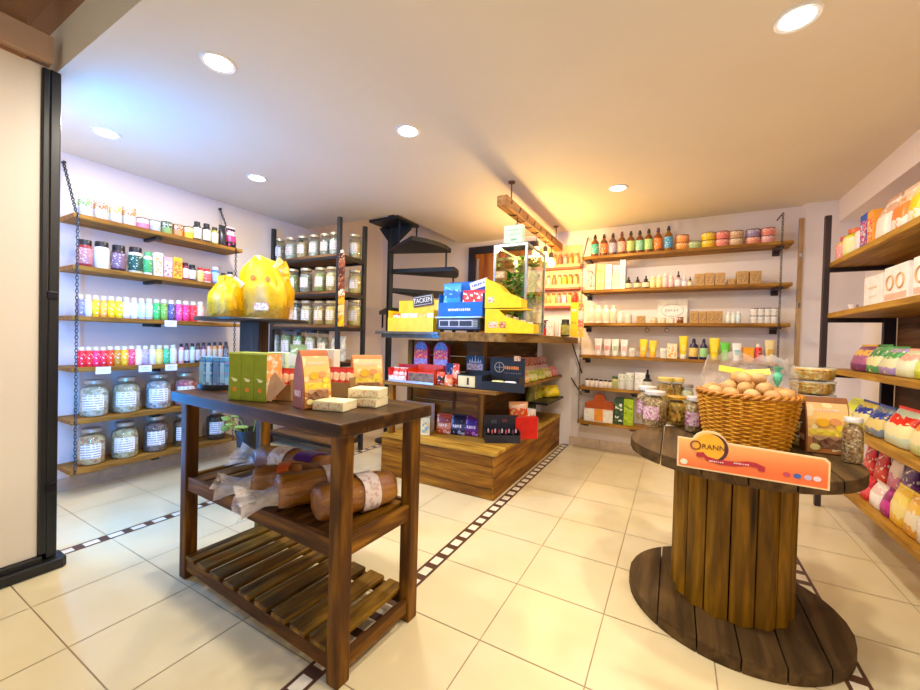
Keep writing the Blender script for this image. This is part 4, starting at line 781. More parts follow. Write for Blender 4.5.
# open kraft display boxes
def openbox(px, py, rz, w_, d_, h, lab, flap):
    t = T('display_box', lab, 'display box', ontable(px, py), rz); m = B(); k = .003
    m.bb(-w_ / 2, w_ / 2, -d_ / 2, -d_ / 2 + k, 0, h * .75); m.bb(-w_ / 2, w_ / 2, d_ / 2 - k, d_ / 2, 0, h * 1.3); m.bb(-w_ / 2, -w_ / 2 + k, -d_ / 2, d_ / 2, 0, h); m.bb(w_ / 2 - k, w_ / 2, -d_ / 2, d_ / 2, 0, h); m.bb(-w_ / 2, w_ / 2, -d_ / 2, d_ / 2, 0, k)
    m.obj('box', pm('#a8834e', .7), t)
    if flap: B().box(.022, -d_ / 2 - .05, .07, .092, .003, .10, Matrix.Rotation(R(-14), 3, 'X') @ Matrix.Rotation(R(40), 3, 'Y')).obj('flap', pm('#bd9672', .7), t)
    for i in range(4):
        p = t.matrix_basis @ Vector((-w_ * .36 + w_ * .24 * i, .0, .004)); q_ = T('snack_packet', f'red and orange snack packet in the {"flapped" if flap else "square"} kraft display box, {ORD[i]} of four', 'packet', p, rz + .05 * (i - 1), 'snack packets in the kraft display boxes')
        pouch(q_, w_ * .22, d_ * .5, h * 1.42, bandm([(0, '#e8a04a'), (.3, '#e0482a'), (.6, '#f2c89a'), (.85, '#d83a2a')], '#f4e2c4', 24), pm('#d8482a'), i)
bpy.context.view_layer.update()
openbox(284, 399, ga, .15, .1, .1, 'kraft display box with its flap hanging forward on the bread table', True)
openbox(340, 396, ga + .1, .15, .1, .1, 'square kraft display box of red packets between the kraft bags', False)
# block-bottom kraft bags with printed fronts
def kraftbag(loc, rz, w_, d_, h, lab, side, c3):
    t = T('kraft_bag', lab, 'bag', loc, rz, 'stand-up kraft snack bags'); m = B()
    def rc(w2, d2, z): return [(-w2, -d2, z), (0, -d2 * 1.03, z), (w2, -d2, z), (w2 * (.94 if z > h * .5 else .98), 0, z), (w2, d2, z), (0, d2, z), (-w2, d2, z), (-w2 * (.94 if z > h * .5 else .98), 0, z)]
    m.loft([rc(w_ / 2, d_ / 2, 0), rc(w_ / 2, d_ / 2 * 1.05, h * .3), rc(w_ / 2, d_ * .42, h * .6), rc(w_ / 2, d_ * .24, h * .86), rc(w_ / 2, .012, h * .96), rc(w_ / 2, .004, h)]); m.obj('bag', pm(side, .6), t, 30)
    fy = lambda z: -(d_ / 2 * 1.05 if z < h * .3 else (d_ / 2 * 1.05 + (d_ * .42 - d_ / 2 * 1.05) * (z - h * .3) / (h * .3) if z < h * .6 else d_ * .42 + (d_ * .24 - d_ * .42) * (z - h * .6) / (h * .26) if z < h * .86 else d_ * .24 + (.012 - d_ * .24) * (z - h * .86) / (h * .1))) * 1.03 - .0022
    def panel(name, x0, x1, z0, z1, m_, o=0):
        zs = [z0 + (z1 - z0) * k / 6 for k in range(7)]; b = B(); b.loft([[(x0, fy(z) - o, z), (x1, fy(z) - o, z), (x1, fy(z) - o + .0015, z), (x0, fy(z) - o + .0015, z)] for z in zs]); return b.obj(name, m_, t)
    panel('front_print', -w_ * .47, w_ * .47, h * .02, h * .90, bandm([(0, '#b8763a'), (.3, '#e2b060'), (.55, '#eec06a'), (.8, '#f0b878')], '#f2d8a0', 9))
    panel('window', -w_ * .36, w_ * .36, h * .10, h * .32, grains('#8a5a3a', '#c8a070', '#5f3826', 40), .001)
    panel('yellow_band', -w_ * .45, w_ * .45, h * .34, h * .44, printm('#e9cc3a', '#f2dc5a', '#d8b82a', 20), .001)
    for x, z, r_, c_ in ((-w_ * .12, h * .56, w_ * .16, '#f4b41a'), (w_ * .16, h * .58, w_ * .14, '#e89c5a'), (w_ * .28, h * .48, w_ * .12, c3), (-w_ * .3, h * .12, w_ * .12, '#f0e08a')):
        b = B(); b.loft([[(x + r_ * cos(k * pi / 7), fy(z + r_ * .8 * sin(k * pi / 7)) - o, z + r_ * .8 * sin(k * pi / 7)) for k in range(14)] for o in (.002, .0035)]); b.obj('fruit_print', pm(c_), t)
    b = strokes(t, 0, 0, 0, w_ * .6, h * .035, 9, '#fbeee0'); b.location = (0, fy(h * .78) - .001, h * .78)
    B().bb(-w_ / 2 - .0018, -w_ / 2 - .0005, -d_ * .3, d_ * .3, h * .2, h * .3).obj('side_label', printm('#f0b888', '#f4d0a8', '#d87a4a', 60), t)
    return t
p0, p1 = ontable(297, 411.5), ontable(318, 406); kraftbag((p0 + p1) / 2 + Vector((-.03, .045, 0)), R(76), .125, .10, .245, 'orange kraft snack bag standing by the flat cream boxes, the nearer of two', '#b8622a', '#e9d43a')
p1 = ontable(361, 396); kraftbag(p1 + Vector((-.02, .06, 0)), R(55), .16, .09, .212, 'orange kraft snack bag behind the stacked cream boxes', '#c87a3a', '#f0d83a')
# flat cream boxes
def creambox(px, py, dz, rz, lab):
    t = T('flat_box', lab, 'box', ontable(px, py) + Vector((0, 0, dz)), rz, 'flat cream boxes on the bread table')
    part('carton', ('crb',), lambda b: b.bb(-.072, .072, -.054, .054, 0, .038), pm('#eadfb4', .5), t, False, .0015)
    part('top_print', ('crt',), lambda b: b.bb(-.065, .065, -.048, .048, .0375, .0392), printm('#efe4b8', '#e8d89a', '#f4ecd0', 24), t, False)
    part('side_print', ('crs',), lambda b: b.bb(-.065, .065, -.0555, -.0535, .006, .032), printm('#eedfb0', '#e2a878', '#f2e6c4', 60), t, False)
creambox(335, 409, 0, R(14), 'single flat cream box at the near corner of the bread table'); creambox(368, 405, 0, R(12), 'flat cream box, lower of the stacked pair on the bread table'); creambox(368, 405, .0395, R(17), 'flat cream box, upper of the stacked pair on the bread table')

# ------------------------------------------------------------------ loaves on the middle shelf
def wrinkled():
    m, t, o = nt('clear_wrap'); a = nd(t, 'ShaderNodeBsdfTransparent'); a.inputs[0].default_value = (.93, .9, .86, 1); g_ = nd(t, 'ShaderNodeBsdfGlossy'); g_.inputs['Roughness'].default_value = .12
    n = nd(t, 'ShaderNodeTexNoise'); n.inputs['Scale'].default_value = 34; n.inputs['Detail'].default_value = 3; n.inputs['Distortion'].default_value = 1.5; t.links.new(texco(t, 'Object', (.5, 1, 1)), n.inputs['Vector'])
    bp_ = nd(t, 'ShaderNodeBump'); bp_.inputs['Strength'].default_value = .9; bp_.inputs['Distance'].default_value = .02; t.links.new(n.outputs[0], bp_.inputs['Height']); t.links.new(bp_.outputs[0], g_.inputs['Normal'])
    x = nd(t, 'ShaderNodeMixShader'); x.inputs[0].default_value = .11; t.links.new(a.outputs[0], x.inputs[1]); t.links.new(g_.outputs[0], x.inputs[2]); t.links.new(x.outputs[0], o.inputs[0]); return m
CRUST = wood('crust', '#6a3a08', '#a8640f', '#dca036', 0, .8, .45, False); WRAP = wrinkled(); WRAP2 = film('#eee6e0', .40, .1, 'bunched_wrap')
def loaf(c, rz, L_, w_, h, lab, band, bandpos, tail, sticker=None):
    t = T('bread_loaf', lab, 'bread', c, rz, 'wrapped bread loaves'); sd = int(c[0] * 50) % 9
    def rg(x, k, lift=.0, g=0):
        o = []
        for i in range(20):
            a_ = 2 * pi * i / 20; y = (w_ / 2 + g) * k * math.copysign(abs(cos(a_)) ** .75, cos(a_)); z = h / 2 + (h / 2 + g) * k * math.copysign(abs(sin(a_)) ** .8, sin(a_))
            zc = .010 * N3.noise(Vector((x * 22, y * 18, sd))) if sin(a_) > .3 else 0
            o.append((x + .006 * N3.noise(Vector((y * 30, z * 30, x * 9 + sd))), y * (1 + .05 * N3.noise(Vector((x * 16, z * 20, sd)))), max(.002, z + lift + zc)))
        return o
    xs = [(-.5, .4), (-.49, .76), (-.46, .92), (-.38, .98), (-.28, 1.0), (-.2, .97), (-.1, 1.0), (0, .97), (.1, 1.0), (.2, .98), (.3, 1.0), (.4, .97), (.46, .92), (.49, .76), (.5, .4)]
    B().loft([rg(L_ * x, k) for x, k in xs]).obj('loaf', CRUST, t, 70)
    B().loft([rg(L_ * x * 1.02, k * 1.03, .0, .003) for x, k in xs]).obj('wrapper', WRAP, t, 70)
    m = B(); rr = random.Random(sd); n = 18; rings = []
    for j in range(7):
        f_ = j / 6; rad = w_ * (.42 - .22 * math.sin(f_ * pi * .6) + (.62 * max(0, f_ - .3)))
        rings.append([(-L_ * .5 - f_ * .15 + rr.uniform(-.012, .012) * f_, rad * cos(2 * pi * i / n) * (1 + .4 * f_ * math.sin(i * 2.7 + sd)), max(.003, h * (.42 - .12 * f_) + rad * .7 * sin(2 * pi * i / n) * (1 + .45 * f_ * math.cos(i * 3.3)))) for i in range(n)])
    if tail: m.loft(rings, False).obj('wrapper_tail', WRAP2, t, 80)
    if band: B().loft([rg(L_ * (bandpos - .11), 1.03, 0, .005), rg(L_ * (bandpos + .11), 1.03, 0, .005)], False).obj('paper_band', band, t, 70)
    if sticker: B().loft([rg(L_ * (sticker[1] - .12), 1.04, 0, .006)[1:9] + [(p[0], p[1] * .98, p[2] - .003) for p in rg(L_ * (sticker[1] - .12), 1.03, 0, .004)[1:9]][::-1], rg(L_ * (sticker[1] + .12), 1.04, 0, .006)[1:9] + [(p[0], p[1] * .98, p[2] - .003) for p in rg(L_ * (sticker[1] + .12), 1.03, 0, .004)[1:9]][::-1]]).obj('sticker', pm(sticker[0], .4), t, 60)
BZT = .539; PB = printm('#f0e2dc', '#ecd8d2', '#d8b8b4', 30, .6)
def mid(a_, b_, z): return (PZ(*a_, z) + PZ(*b_, z)) / 2
def shelfpt(lx, ly): v = MT @ Vector((lx, ly, BZT)); return v
loaf(shelfpt(.46, .345), R(6), .48, .14, .135, 'wrapped loaf with purple sticker lying lengthwise at the back of the middle shelf', printm('#e8c8a4', '#ecd4b8', '#d8a880', 30), -.10, True, ('#5a2a8a', .27))
loaf(shelfpt(.60, .17), R(48), .22, .13, .12, 'wrapped loaf with orange sticker partly under the others', None, 0, True, ('#ee6a2a', .12))
loaf(shelfpt(.83, .175), R(64), .28, .145, .145, 'wrapped loaf standing out at the middle of the bread shelf, no sticker', PB, .33, True)
loaf(shelfpt(1.06, .24), R(70), .36, .15, .14, 'wrapped loaf with wide white paper band behind the front table leg', PB, .12, False)

# ------------------------------------------------------------------ goods on the counter top
CT = 1.36
def onct(px, y=2.95, z=CT): return Vector((along_x(px, z, y), y, z))
YEL_ = pm('#f6cc0a', .4)
p0, p1 = onct(388, 2.93), onct(432, 2.93); w_ = p1.x - p0.x
t = T('display_box', 'yellow open display box with black-and-white sign on the counter end', 'display box', (p0.x + w_ / 2, 3.02, CT), R(2))
m = B(); m.bb(-w_ / 2, w_ / 2, -.09, -.085, 0, .13); m.bb(-w_ / 2, w_ / 2, .085, .09, 0, .31); m.prism([(-w_ / 2, 0), (-w_ / 2 + .004, 0), (-w_ / 2 + .004, .2), (-w_ / 2, .2)], -.085, .085); m.prism([(w_ / 2 - .004, 0), (w_ / 2, 0), (w_ / 2, .2), (w_ / 2 - .004, .2)], -.085, .085); m.bb(-w_ / 2, w_ / 2, -.085, .085, 0, .005); m.obj('box', YEL_, t)
B().box(w_ * .07, .078, .305, .225, .012, .105, Matrix.Rotation(R(-7), 3, 'Y')).obj('sign_plate', pm('#2a2622', .4), t); B().box(w_ * .07, .0705, .305, .205, .004, .082, Matrix.Rotation(R(-7), 3, 'Y')).obj('sign_border', pm('#e8dfd0', .4), t); B().box(w_ * .07, .0685, .305, .195, .004, .072, Matrix.Rotation(R(-7), 3, 'Y')).obj('sign_ground', pm('#3a3430', .4), t)
text(t, 'TACKEN', w_ * .07, .0655, .305, .062, '#f4efe6', 'sign_lettering', .88, ry=R(-7))
for i, c_ in enumerate((('#f2f0ec', '#d8d0c8', '#b8443a'), ('#f0e8ea', '#d8a8b8', '#c8b0c0'), ('#f4f0d0', '#e8d84a', '#f0ecd8'), ('#e8b04a', '#d8583a', '#f0d890'), ('#f4ece0', '#e0c0a8', '#f0e0d0'))):
    lx = -w_ * .4 + i * w_ * .2; q_ = T('snack_packet', f'{["white", "lilac-white", "pale yellow", "orange-red", "cream"][i]} snack packet in the yellow counter display, {ORD[i]} from the stairs', 'packet', (p0.x + w_ / 2 + lx, 2.99, CT + .006), .06 * (i - 2), 'snack packets in the yellow display')
    pouch(q_, w_ * .19, .05, .17, bandm([(0, c_[0]), (.35, c_[1]), (.6, c_[0])], c_[2], 22), pm('#d84a3a' if i == 0 else c_[0]), i)
# price scale and the blue display box standing on it
p0, p1 = onct(437, 2.92), onct(482, 2.92); w_ = p1.x - p0.x; cx = p0.x + w_ / 2
t = T('price_scale', 'dark shop scale with three display windows under the blue box', 'scale', (cx, 3.02, CT), R(-2))
m = B(); m.prism([(-w_ / 2, .02), (w_ / 2, .02), (w_ / 2 - .01, .12), (-w_ / 2 + .01, .12)], -.12, .14); m.obj('body', pm('#23222e', .4), t, bevel=.006)
for x in (-w_ * .4, w_ * .4):
    for y in (-.09, .11): B().lathe([(.018, 0), (.018, .022)], 12, x, y).obj('foot', BLACK, t)
B().box(0, -.121, .07, w_ * .88, .006, .085).obj('display_panel', pm('#55566a', .35), t, bevel=.002)
for x, k in ((-w_ * .3, .2), (-w_ * .07, .2), (w_ * .19, .27)): B().box(x, -.1245, .075, w_ * k + .014, .003, .058).obj('window_frame', pm('#c9c8d4', .4), t); B().box(x, -.1265, .075, w_ * k, .003, .044).obj('display_window', pm('#2c3040', .5), t)
m = B()
for i in range(3):
    for j in range(3): m.box(w_ * .385 + i * .016 - .01, -.1255, .052 + j * .02, .012, .004, .014)
m.obj('keypad', pm('#8f9a8c', .5), t)
B().bb(-w_ * .52, w_ * .52, -.13, .14, .12, .136).obj('pan', pm('#c4c8d2', .25, .7), t, bevel=.003)
t = T('display_box', 'blue open display box standing on the scale, holding red packets', 'display box', (cx, 3.03, CT + .136), R(-2)); BL = pm('#1560c8', .35)
m = B(); m.bb(-w_ / 2, w_ / 2, -.10, -.095, 0, .125); m.bb(-w_ / 2, w_ * .12, .08, .085, 0, .33); m.bb(w_ * .12, w_ / 2, .08, .085, 0, .29); m.prism([(-w_ / 2, 0), (-w_ / 2 + .004, 0), (-w_ / 2 + .004, .2), (-w_ / 2, .2)], -.095, .08); m.prism([(w_ / 2 - .004, 0), (w_ / 2, 0), (w_ / 2, .2), (w_ / 2 - .004, .2)], -.095, .08); m.bb(-w_ / 2, w_ / 2, -.095, .08, 0, .005); m.obj('box', BL, t)
strokes(t, .0, .06, -.1, w_ * .52, .024, 11, '#e9e4f8'); B().box(w_ * .20, .074, .30, w_ * .40, .006, .07, Matrix.Rotation(R(-14), 3, 'Y')).obj('header_card', pm('#e6e6f6', .4), t); b = strokes(t, 0, 0, 0, w_ * .3, .022, 7, '#3a5ab8'); b.location = (w_ * .20, .07, .30); b.rotation_euler = (0, R(-14), 0)
for i in range(3):
    lx = (-w_ * .27, w_ * .1, w_ * .34)[i]; q_ = T('snack_packet', ['tall bright blue packet in the blue display box on the scale', 'red and white packet in the blue display box, beside the blue packet', 'red and white packet in the blue display box, by the yellow boxes'][i], 'packet', (cx + lx, 3.0, CT + .143), (0, -.1, .05)[i])
    if i == 0: pouch(q_, w_ * .42, .05, .295, bandm([(0, '#1a72d0'), (.3, '#2a8ae0'), (.6, '#1a62c8'), (.85, '#4aa4ea')], '#7ac8f4', 14), pm('#3a9ae8'), 1)
    else: pouch(q_, w_ * .27, .05, .23, bandm([(0, '#f0e4e0'), (.35, '#e8b8a8'), (.55, '#d82a34'), (.85, '#e0304a')], '#f6efea', 18), pm('#d82236'), i)
# yellow stacked display boxes with stepped fronts
for j, (pa, pb, z0, hh, lab) in enumerate(((485, 533, 0, .20, 'yellow display box of white packets on the counter, lower of two'), (485, 521, .205, .20, 'yellow display box of white packets on the counter, upper of two'))):
    p0, p1 = onct(pa, 2.93, CT + z0), onct(pb, 2.93, CT + z0); w_ = p1.x - p0.x
    t = T('display_box', lab, 'display box', (p0.x + w_ / 2, 3.0, CT + z0), R(2)); k = .45 if j == 0 else .55
    o_ = [(-w_ / 2, 0), (w_ / 2, 0), (w_ / 2, .07), (-w_ / 2 + w_ * k, hh * .66), (-w_ / 2 + w_ * k * .6, hh if j else hh * .98), (-w_ / 2, hh if j == 0 else hh * 1.25)]
    m = B(); m.prism(o_, -.075, -.07); m.prism(o_, .07, .075); m.bb(-w_ / 2, -w_ / 2 + .004, -.07, .07, 0, hh * .98); m.bb(w_ / 2 - .004, w_ / 2, -.07, .07, 0, .07); m.bb(-w_ / 2, w_ / 2, -.07, .07, 0, .005)
    if j == 0: m.bb(-w_ / 2, -w_ / 2 + w_ * .9, -.07, .07, hh - .012, hh - .004)
    m.obj('box', YEL_, t)
    B().bb(-w_ * .42, -w_ * .24, -.0768, -.0745, hh * .22, hh * .46).obj('printed_panel', printm('#f0b8a0', '#e8d0c0', '#c85a2a', 40), t)
    if j == 0: B().bb(-w_ * .20, -w_ * .06, -.0768, -.0745, hh * .2, hh * .46).obj('printed_panel', printm('#a8583a', '#c87a3a', '#e8b890', 40), t)
    M_ = t.matrix_basis
    for i in range(4):
        lx = w_ * (-.05 + .15 * i) - (.02 if j else 0); q_ = T('snack_packet', f'white and yellow packet leaning in the {["lower", "upper"][j]} yellow counter box, {ORD[i]} from the scale', 'packet', (p0.x + w_ / 2 + lx, 2.99, CT + z0 + .007), R(90), 'white packets in the yellow boxes')
        pouch(q_, .115, .035, hh * (.72 - .10 * i), bandm([(0, '#f0d04a'), (.3, '#f2ecd8'), (.7, '#f6efdf')], '#e8d88a', 20), pm('#f4efe2'), i)
t = T('product_box', 'little brown box on top of the upper yellow display box', 'box', (onct(499, 2.98).x, 2.99, CT + .452), R(5)); carton(t, .085, .07, .06, pm('#a8825a'), printm('#c8a878', '#e0c8a0', '#7a5a38', 50))
# glass case with plants
gx0, gx1, gy0, gy1, gz0, gz1 = -1.405, -1.115, 3.12, 3.62, CT, 2.13
t = T('glass_case', 'tall glass case with silver frame on the counter, plants inside', 'display case', ((gx0 + gx1) / 2, (gy0 + gy1) / 2, gz0)); gw, gd, gh = gx1 - gx0, gy1 - gy0, gz1 - gz0; SIL = pm('#b9bcc2', .25, .8)
for sx in (-1, 1):
    for sy in (-1, 1): B().box(sx * gw / 2, sy * gd / 2, gh / 2, .02, .02, gh).obj('frame_post', SIL, t)
for z in (.01, gh - .01):
    m = B(); m.box(0, -gd / 2, z, gw, .018, .02); m.box(0, gd / 2, z, gw, .018, .02); m.box(-gw / 2, 0, z, .018, gd, .02); m.box(gw / 2, 0, z, .018, gd, .02); m.obj('frame_rail', SIL, t)
GP = glass('#eef4ea', .10, 'case_glass')
for n_, a_ in (('glass_pane', (0, -gd / 2, gh / 2, gw - .02, .004, gh - .03)), ('glass_pane', (gw / 2, 0, gh / 2, .004, gd - .02, gh - .03)), ('glass_pane', (-gw / 2, 0, gh / 2, .004, gd - .02, gh - .03)), ('glass_pane', (0, gd / 2, gh / 2, gw - .02, .004, gh - .03))): B().box(*a_).obj(n_, GP, t)
B().bb(-gw / 2 + .01, gw / 2 - .01, -gd / 2 + .01, gd / 2 - .01, .001, .02).obj('floor_panel', pm('#d8c8a0', .5), t)
for i, (px_, py_, hh, c_, lab) in enumerate(((gx0 + .16, gy0 + .14, .52, '#2f9a2e', 'leafy green plant inside the glass case, at its front'), (gx0 + .17, gy0 + .36, .70, '#86a85a', 'paler green plant inside the glass case, toward its back'))):
    t = T('potted_plant', lab, 'plant', (px_, py_, CT + .021)); B().lathe([(0, 0), (.05, 0), (.065, .1), (.058, .1), (.055, .085), (0, .085)], 16).obj('pot', pm('#c8b48a', .6), t, True)
    m = B(); rr = random.Random(11 + i); m2 = B()
    for k in range(240):
        z_ = rr.uniform(.12, hh); a_ = rr.uniform(0, 2 * pi); r_ = rr.uniform(.02, .105) * (1 - .35 * abs(z_ / hh - .5)); cx_, cy_ = r_ * cos(a_), r_ * sin(a_); l_ = rr.uniform(.035, .075); e_ = rr.uniform(-.6, .6); d2 = Vector((cos(a_ + e_), sin(a_ + e_), rr.uniform(-.6, .5))).normalized(); s_ = d2.orthogonal().normalized() * l_ * .38; c0 = Vector((cx_, cy_, z_)); n_ = d2.cross(s_).normalized() * .006
        m.add([c0, c0 + d2 * l_ * .5 + s_ + n_, c0 + d2 * l_, c0 + d2 * l_ * .5 - s_ + n_, c0 + d2 * l_ * .5], [(0, 1, 4), (1, 2, 4), (2, 3, 4), (3, 0, 4)])
    for k in range(7): a_ = k * .9; m2.tube([(0, 0, .085), (.03 * cos(a_), .03 * sin(a_), hh * .5), (.07 * cos(a_), .07 * sin(a_), hh * .92)], .003, 4)
    m.obj('foliage', pm(c_, .45, 0, .3, 8), t); m2.obj('stems', pm('#6a7a3a'), t, True)
# goods at the far end of the counter
for px, wp, hp, kd, a_, b_, c_, lab in ((544.5, 7, 16, 'tin', '#c82a24', '#1f1c20', '#2a2628', 'red and black tin on the counter below the spice rack'), (550.5, 7, 15, 'box', '#efe8e0', '#f4ece4', '#c8b8b0', 'small white box on the counter below the spice rack'), (556.5, 4, 21, 'thin', '#f0ece4', '#e8e0d8', '#f4f0ea', 'slim white bottle on the counter below the spice rack'), (565, 9, 17, 'tub', '#2a3018', '#1f2014', '#a8a04a', 'dark olive jar on the counter beside the yellow strip display')):
    y = 4.35; x = along_x(px, CT, y); s_ = depth((x, y, CT)) / F; make(kd, lab, (x, y, CT), 0, wp * s_, wp * s_, hp * s_, a_, b_, c_)
y = 4.5; x = along_x(577.5, CT, y); s_ = depth((x, y, CT)) / F
t = T('strip_display', 'tall yellow printed carton on the counter corner by the back-wall shelves', 'display box', (x - .01, y, CT), R(12)); carton(t, 12.5 * s_, .1, 34 * s_, YEL_)
B().bb(.012, .065, -.052, -.0495, .02, .38).obj('side_print', bandm([(0, '#e8a83a'), (.25, '#e86a5a'), (.5, '#f2c8b8'), (.75, '#e07a4a')], '#f2ded0', 26), t); strokes(t, -.03, .3, -.05, .06, .03, 3, '#f4e8c8'); strokes(t, -.03, .16, -.05, .06, .03, 3, '#e8922a')

# ------------------------------------------------------------------ goods on the mid shelf
MZ = .885
def onmid(px, y=2.93): return Vector((along_x(px, MZ, y), y, MZ))
def dbox(pa, pb, y, d_, h, lab, m_, front=None, fh=.4, name='display_box', cat='display box'):
    p0, p1 = onmid(pa, y), onmid(pb, y); w_ = p1.x - p0.x; t = T(name, lab, cat, (p0.x + w_ / 2, y + d_ / 2, MZ)); b = B(); k = .004
    b.bb(-w_ / 2, w_ / 2, -d_ / 2, -d_ / 2 + k, 0, h * fh); b.bb(-w_ / 2, w_ / 2, d_ / 2 - k, d_ / 2, 0, h); b.bb(-w_ / 2, -w_ / 2 + k, -d_ / 2, d_ / 2, 0, h * .8); b.bb(w_ / 2 - k, w_ / 2, -d_ / 2, d_ / 2, 0, h * .8); b.bb(-w_ / 2, w_ / 2, -d_ / 2, d_ / 2, 0, k)
    b.obj('box', m_, t)
    if front: B().bb(-w_ * .46, w_ * .46, -d_ / 2 - .0016, -d_ / 2 + .0005, .006, h * fh * .9).obj('front_print', front, t)
    return t, w_
RED = pm('#d8281e', .4)
t, w_ = dbox(388, 406.5, 2.9, .16, .16, 'red display box of white packets at the stair end of the mid shelf', RED, printm('#f2e8e4', '#f6f0ec', '#e8a8a0', 26))
for i in range(3): x = t.location.x + (-.07, 0, .07)[i]; q_ = T('snack_packet', f'white packet in the red mid-shelf box, {ORD[i]} from the stairs', 'packet', (x, 2.98, MZ + .005), 0, 'white packets in the red box'); pouch(q_, .068, .06, .125, bandm([(0, '#f4ece8'), (.4, '#f2d8d4'), (.7, '#d84a40')], '#f6f2ee', 24), pm('#e8e0da'), i)
t, w_ = dbox(407.5, 434, 2.9, .16, .17, 'orange-red display box with window on the mid shelf', pm('#e8481a', .4), printm('#7a5a3a', '#8a6a48', '#5f4228', 18), .62)
B().bb(-w_ / 2 - .22, w_ / 2, -.095, -.087, 0, .02).obj('shelf_lip', pm('#c9cbd8', .3, .4), t)
for i, px in enumerate((416, 436)):
    x = along_x(px, MZ + .17, 3.0); t = T('rounded_pack', ['round-topped pink and blue pack behind the orange-red box, by the stairs', 'round-topped pink and blue pack behind the orange-red box, by the black card'][i], 'packet', (x, 3.10, MZ)); w_ = .155
    out = lambda k, z0, z1: [(-w_ / 2 * k, z0), (w_ / 2 * k, z0)] + [(w_ / 2 * k * cos(a_), z1 + (.075) * k * sin(a_)) for a_ in [pi * j / 10 for j in range(11)]]
    B().prism(out(1, 0, .31), -.025, .025).obj('pack', pm('#b83a6a', .35), t)
    B().prism(out(.86, .31, .315), -.0275, -.0245).obj('blue_arch', printm('#3a5aa8', '#6a8ac0', '#8a4a7a', 40), t); B().bb(-w_ * .48, w_ * .48, -.027, -.0245, .225, .305).obj('red_band', printm('#e02a50', '#e8385a', '#f0a83a', 30), t); B().bb(-w_ * .48, w_ * .48, -.027, -.0245, .165, .22).obj('pale_band', printm('#8a8ad0', '#b8b8e8', '#d070a8', 40), t)
t = T('product_box', 'small dark blue box on the mid shelf behind the red packets', 'box', onmid(452, 3.08), 0); carton(t, .1, .06, .19, pm('#16306a'), printm('#16306a', '#2a4a9a', '#c8d0e8', 40))
for i, (px, y, hh) in enumerate(((441, 2.95, .12), (449, 2.92, .10), (456, 2.98, .20))): q_ = T('snack_packet', ['dark red packet on the mid shelf beside the orange-red box', 'orange packet lying forward on the mid shelf', 'upright red packet on the mid shelf beside the black card'][i], 'packet', onmid(px, y), .2 - .2 * i); pouch(q_, .08, .05, hh, bandm([(0, ['#8a2a1a', '#f07a3a', '#c83a2a'][i]), (.4, ['#3a2220', '#f0a070', '#e8a890'][i]), (.7, '#d8482a')], '#f0e0d4', 26), pm('#e0583a'), i)
t = T('display_stand', 'black card with pale crown ornament standing on the mid shelf', 'sign', onmid(475, 3.12)); B().bb(-.09, .09, -.006, .006, 0, .27).obj('card', pm('#1d1a20', .4), t); B().bb(-.08, .075, -.009, -.0055, .12, .2).obj('label', printm('#b8a0b0', '#c8b4c0', '#8a7484', 30), t)
m = B()
for k, (x, hh) in enumerate(((-.055, .02), (-.03, .035), (0, .055), (.03, .035), (.055, .02))): m.prism([(x - .008, .215), (x + .008, .215), (x, .22 + hh)], -.009, -.006)
m.bb(-.06, .06, -.009, -.006, .207, .217); m.obj('crown_ornament', pm('#d8ccd0'), t)
t, w_ = dbox(457, 482, 2.9, .17, .145, 'dark display box with cream front below the black card', pm('#24211f', .5), None, .8); B().bb(-w_ * .46, w_ * .22, -.0868, -.0845, .012, .105).obj('cream_panel', pm('#d8cc9a'), t); B().bb(-w_ * .1, -w_ * .02, -.0878, -.086, .03, .09).obj('dark_print', pm('#3a241c'), t)
p0, p1 = onmid(488, 2.9), onmid(523.5, 2.9)
t = T('display_box', 'black display box with round logo and orange lettering on the mid shelf corner', 'display box', ((p0.x + p1.x) / 2 - .05, 3.0, MZ), R(2)); w_ = .31; m = B()
m.bb(-w_ / 2, w_ / 2, .055, .06, 0, .27); m.bb(-w_ / 2 - .01, w_ / 2 + .05, -.1, -.095, 0, .075); m.prism([(-w_ / 2, 0), (-w_ / 2 + .004, 0), (-w_ / 2 + .004, .12), (-w_ / 2, .12)], -.095, .055); m.prism([(w_ / 2, 0), (w_ / 2 + .004, 0), (w_ / 2 + .004, .12), (w_ / 2, .12)], -.095, .055); m.bb(-w_ / 2, w_ / 2, -.095, .055, 0, .005); m.obj('box', pm('#1c1d20', .45), t)
B().tube([(-.07 + .042 * cos(k * pi / 10), .053, .185 + .042 * sin(k * pi / 10)) for k in range(20)], .0035, 5, True).obj('logo_ring', pm('#a8a4a0'), t); m = B(); m.bb(-.105, -.035, .052, .0545, .183, .187); m.bb(-.072, -.068, .052, .0545, .15, .22); m.obj('logo_cross', pm('#a8a4a0'), t)
b = strokes(t, 0, 0, 0, .13, .032, 7, '#e88a3a', 'orange_lettering'); b.location = (.045, .0545, .185); b = strokes(t, 0, 0, 0, .15, .008, 10, '#6a6680'); b.location = (.05, .0545, .14); B().bb(.06, .115, .05, .0555, .245, .285).obj('corner_emblem', printm('#e8c8a0', '#f0dcc0', '#c8604a', 50), t)
for i, (lx, c_, lab) in enumerate(((-.04, '#e2dc9a', 'cream sachet lying in the black display box tray'), (.07, '#e6e4f0', 'white sachet lying in the black display box tray'))): q_ = T('sachet', lab, 'packet', (t.location.x + lx, t.location.y - .05, MZ + .04), .2 * i); part('sachet', ('sac',), lambda b: b.loft([ring(.1, .07, 0, 12, .5), ring(.11, .08, .022, 12, .5), ring(.09, .06, .04, 12, .5)]), pm(c_), q_, 60)
B().bb(-.12, .13, -.09, .05, .005, .04).obj('inner_ledge', pm('#2a2a2c'), t)
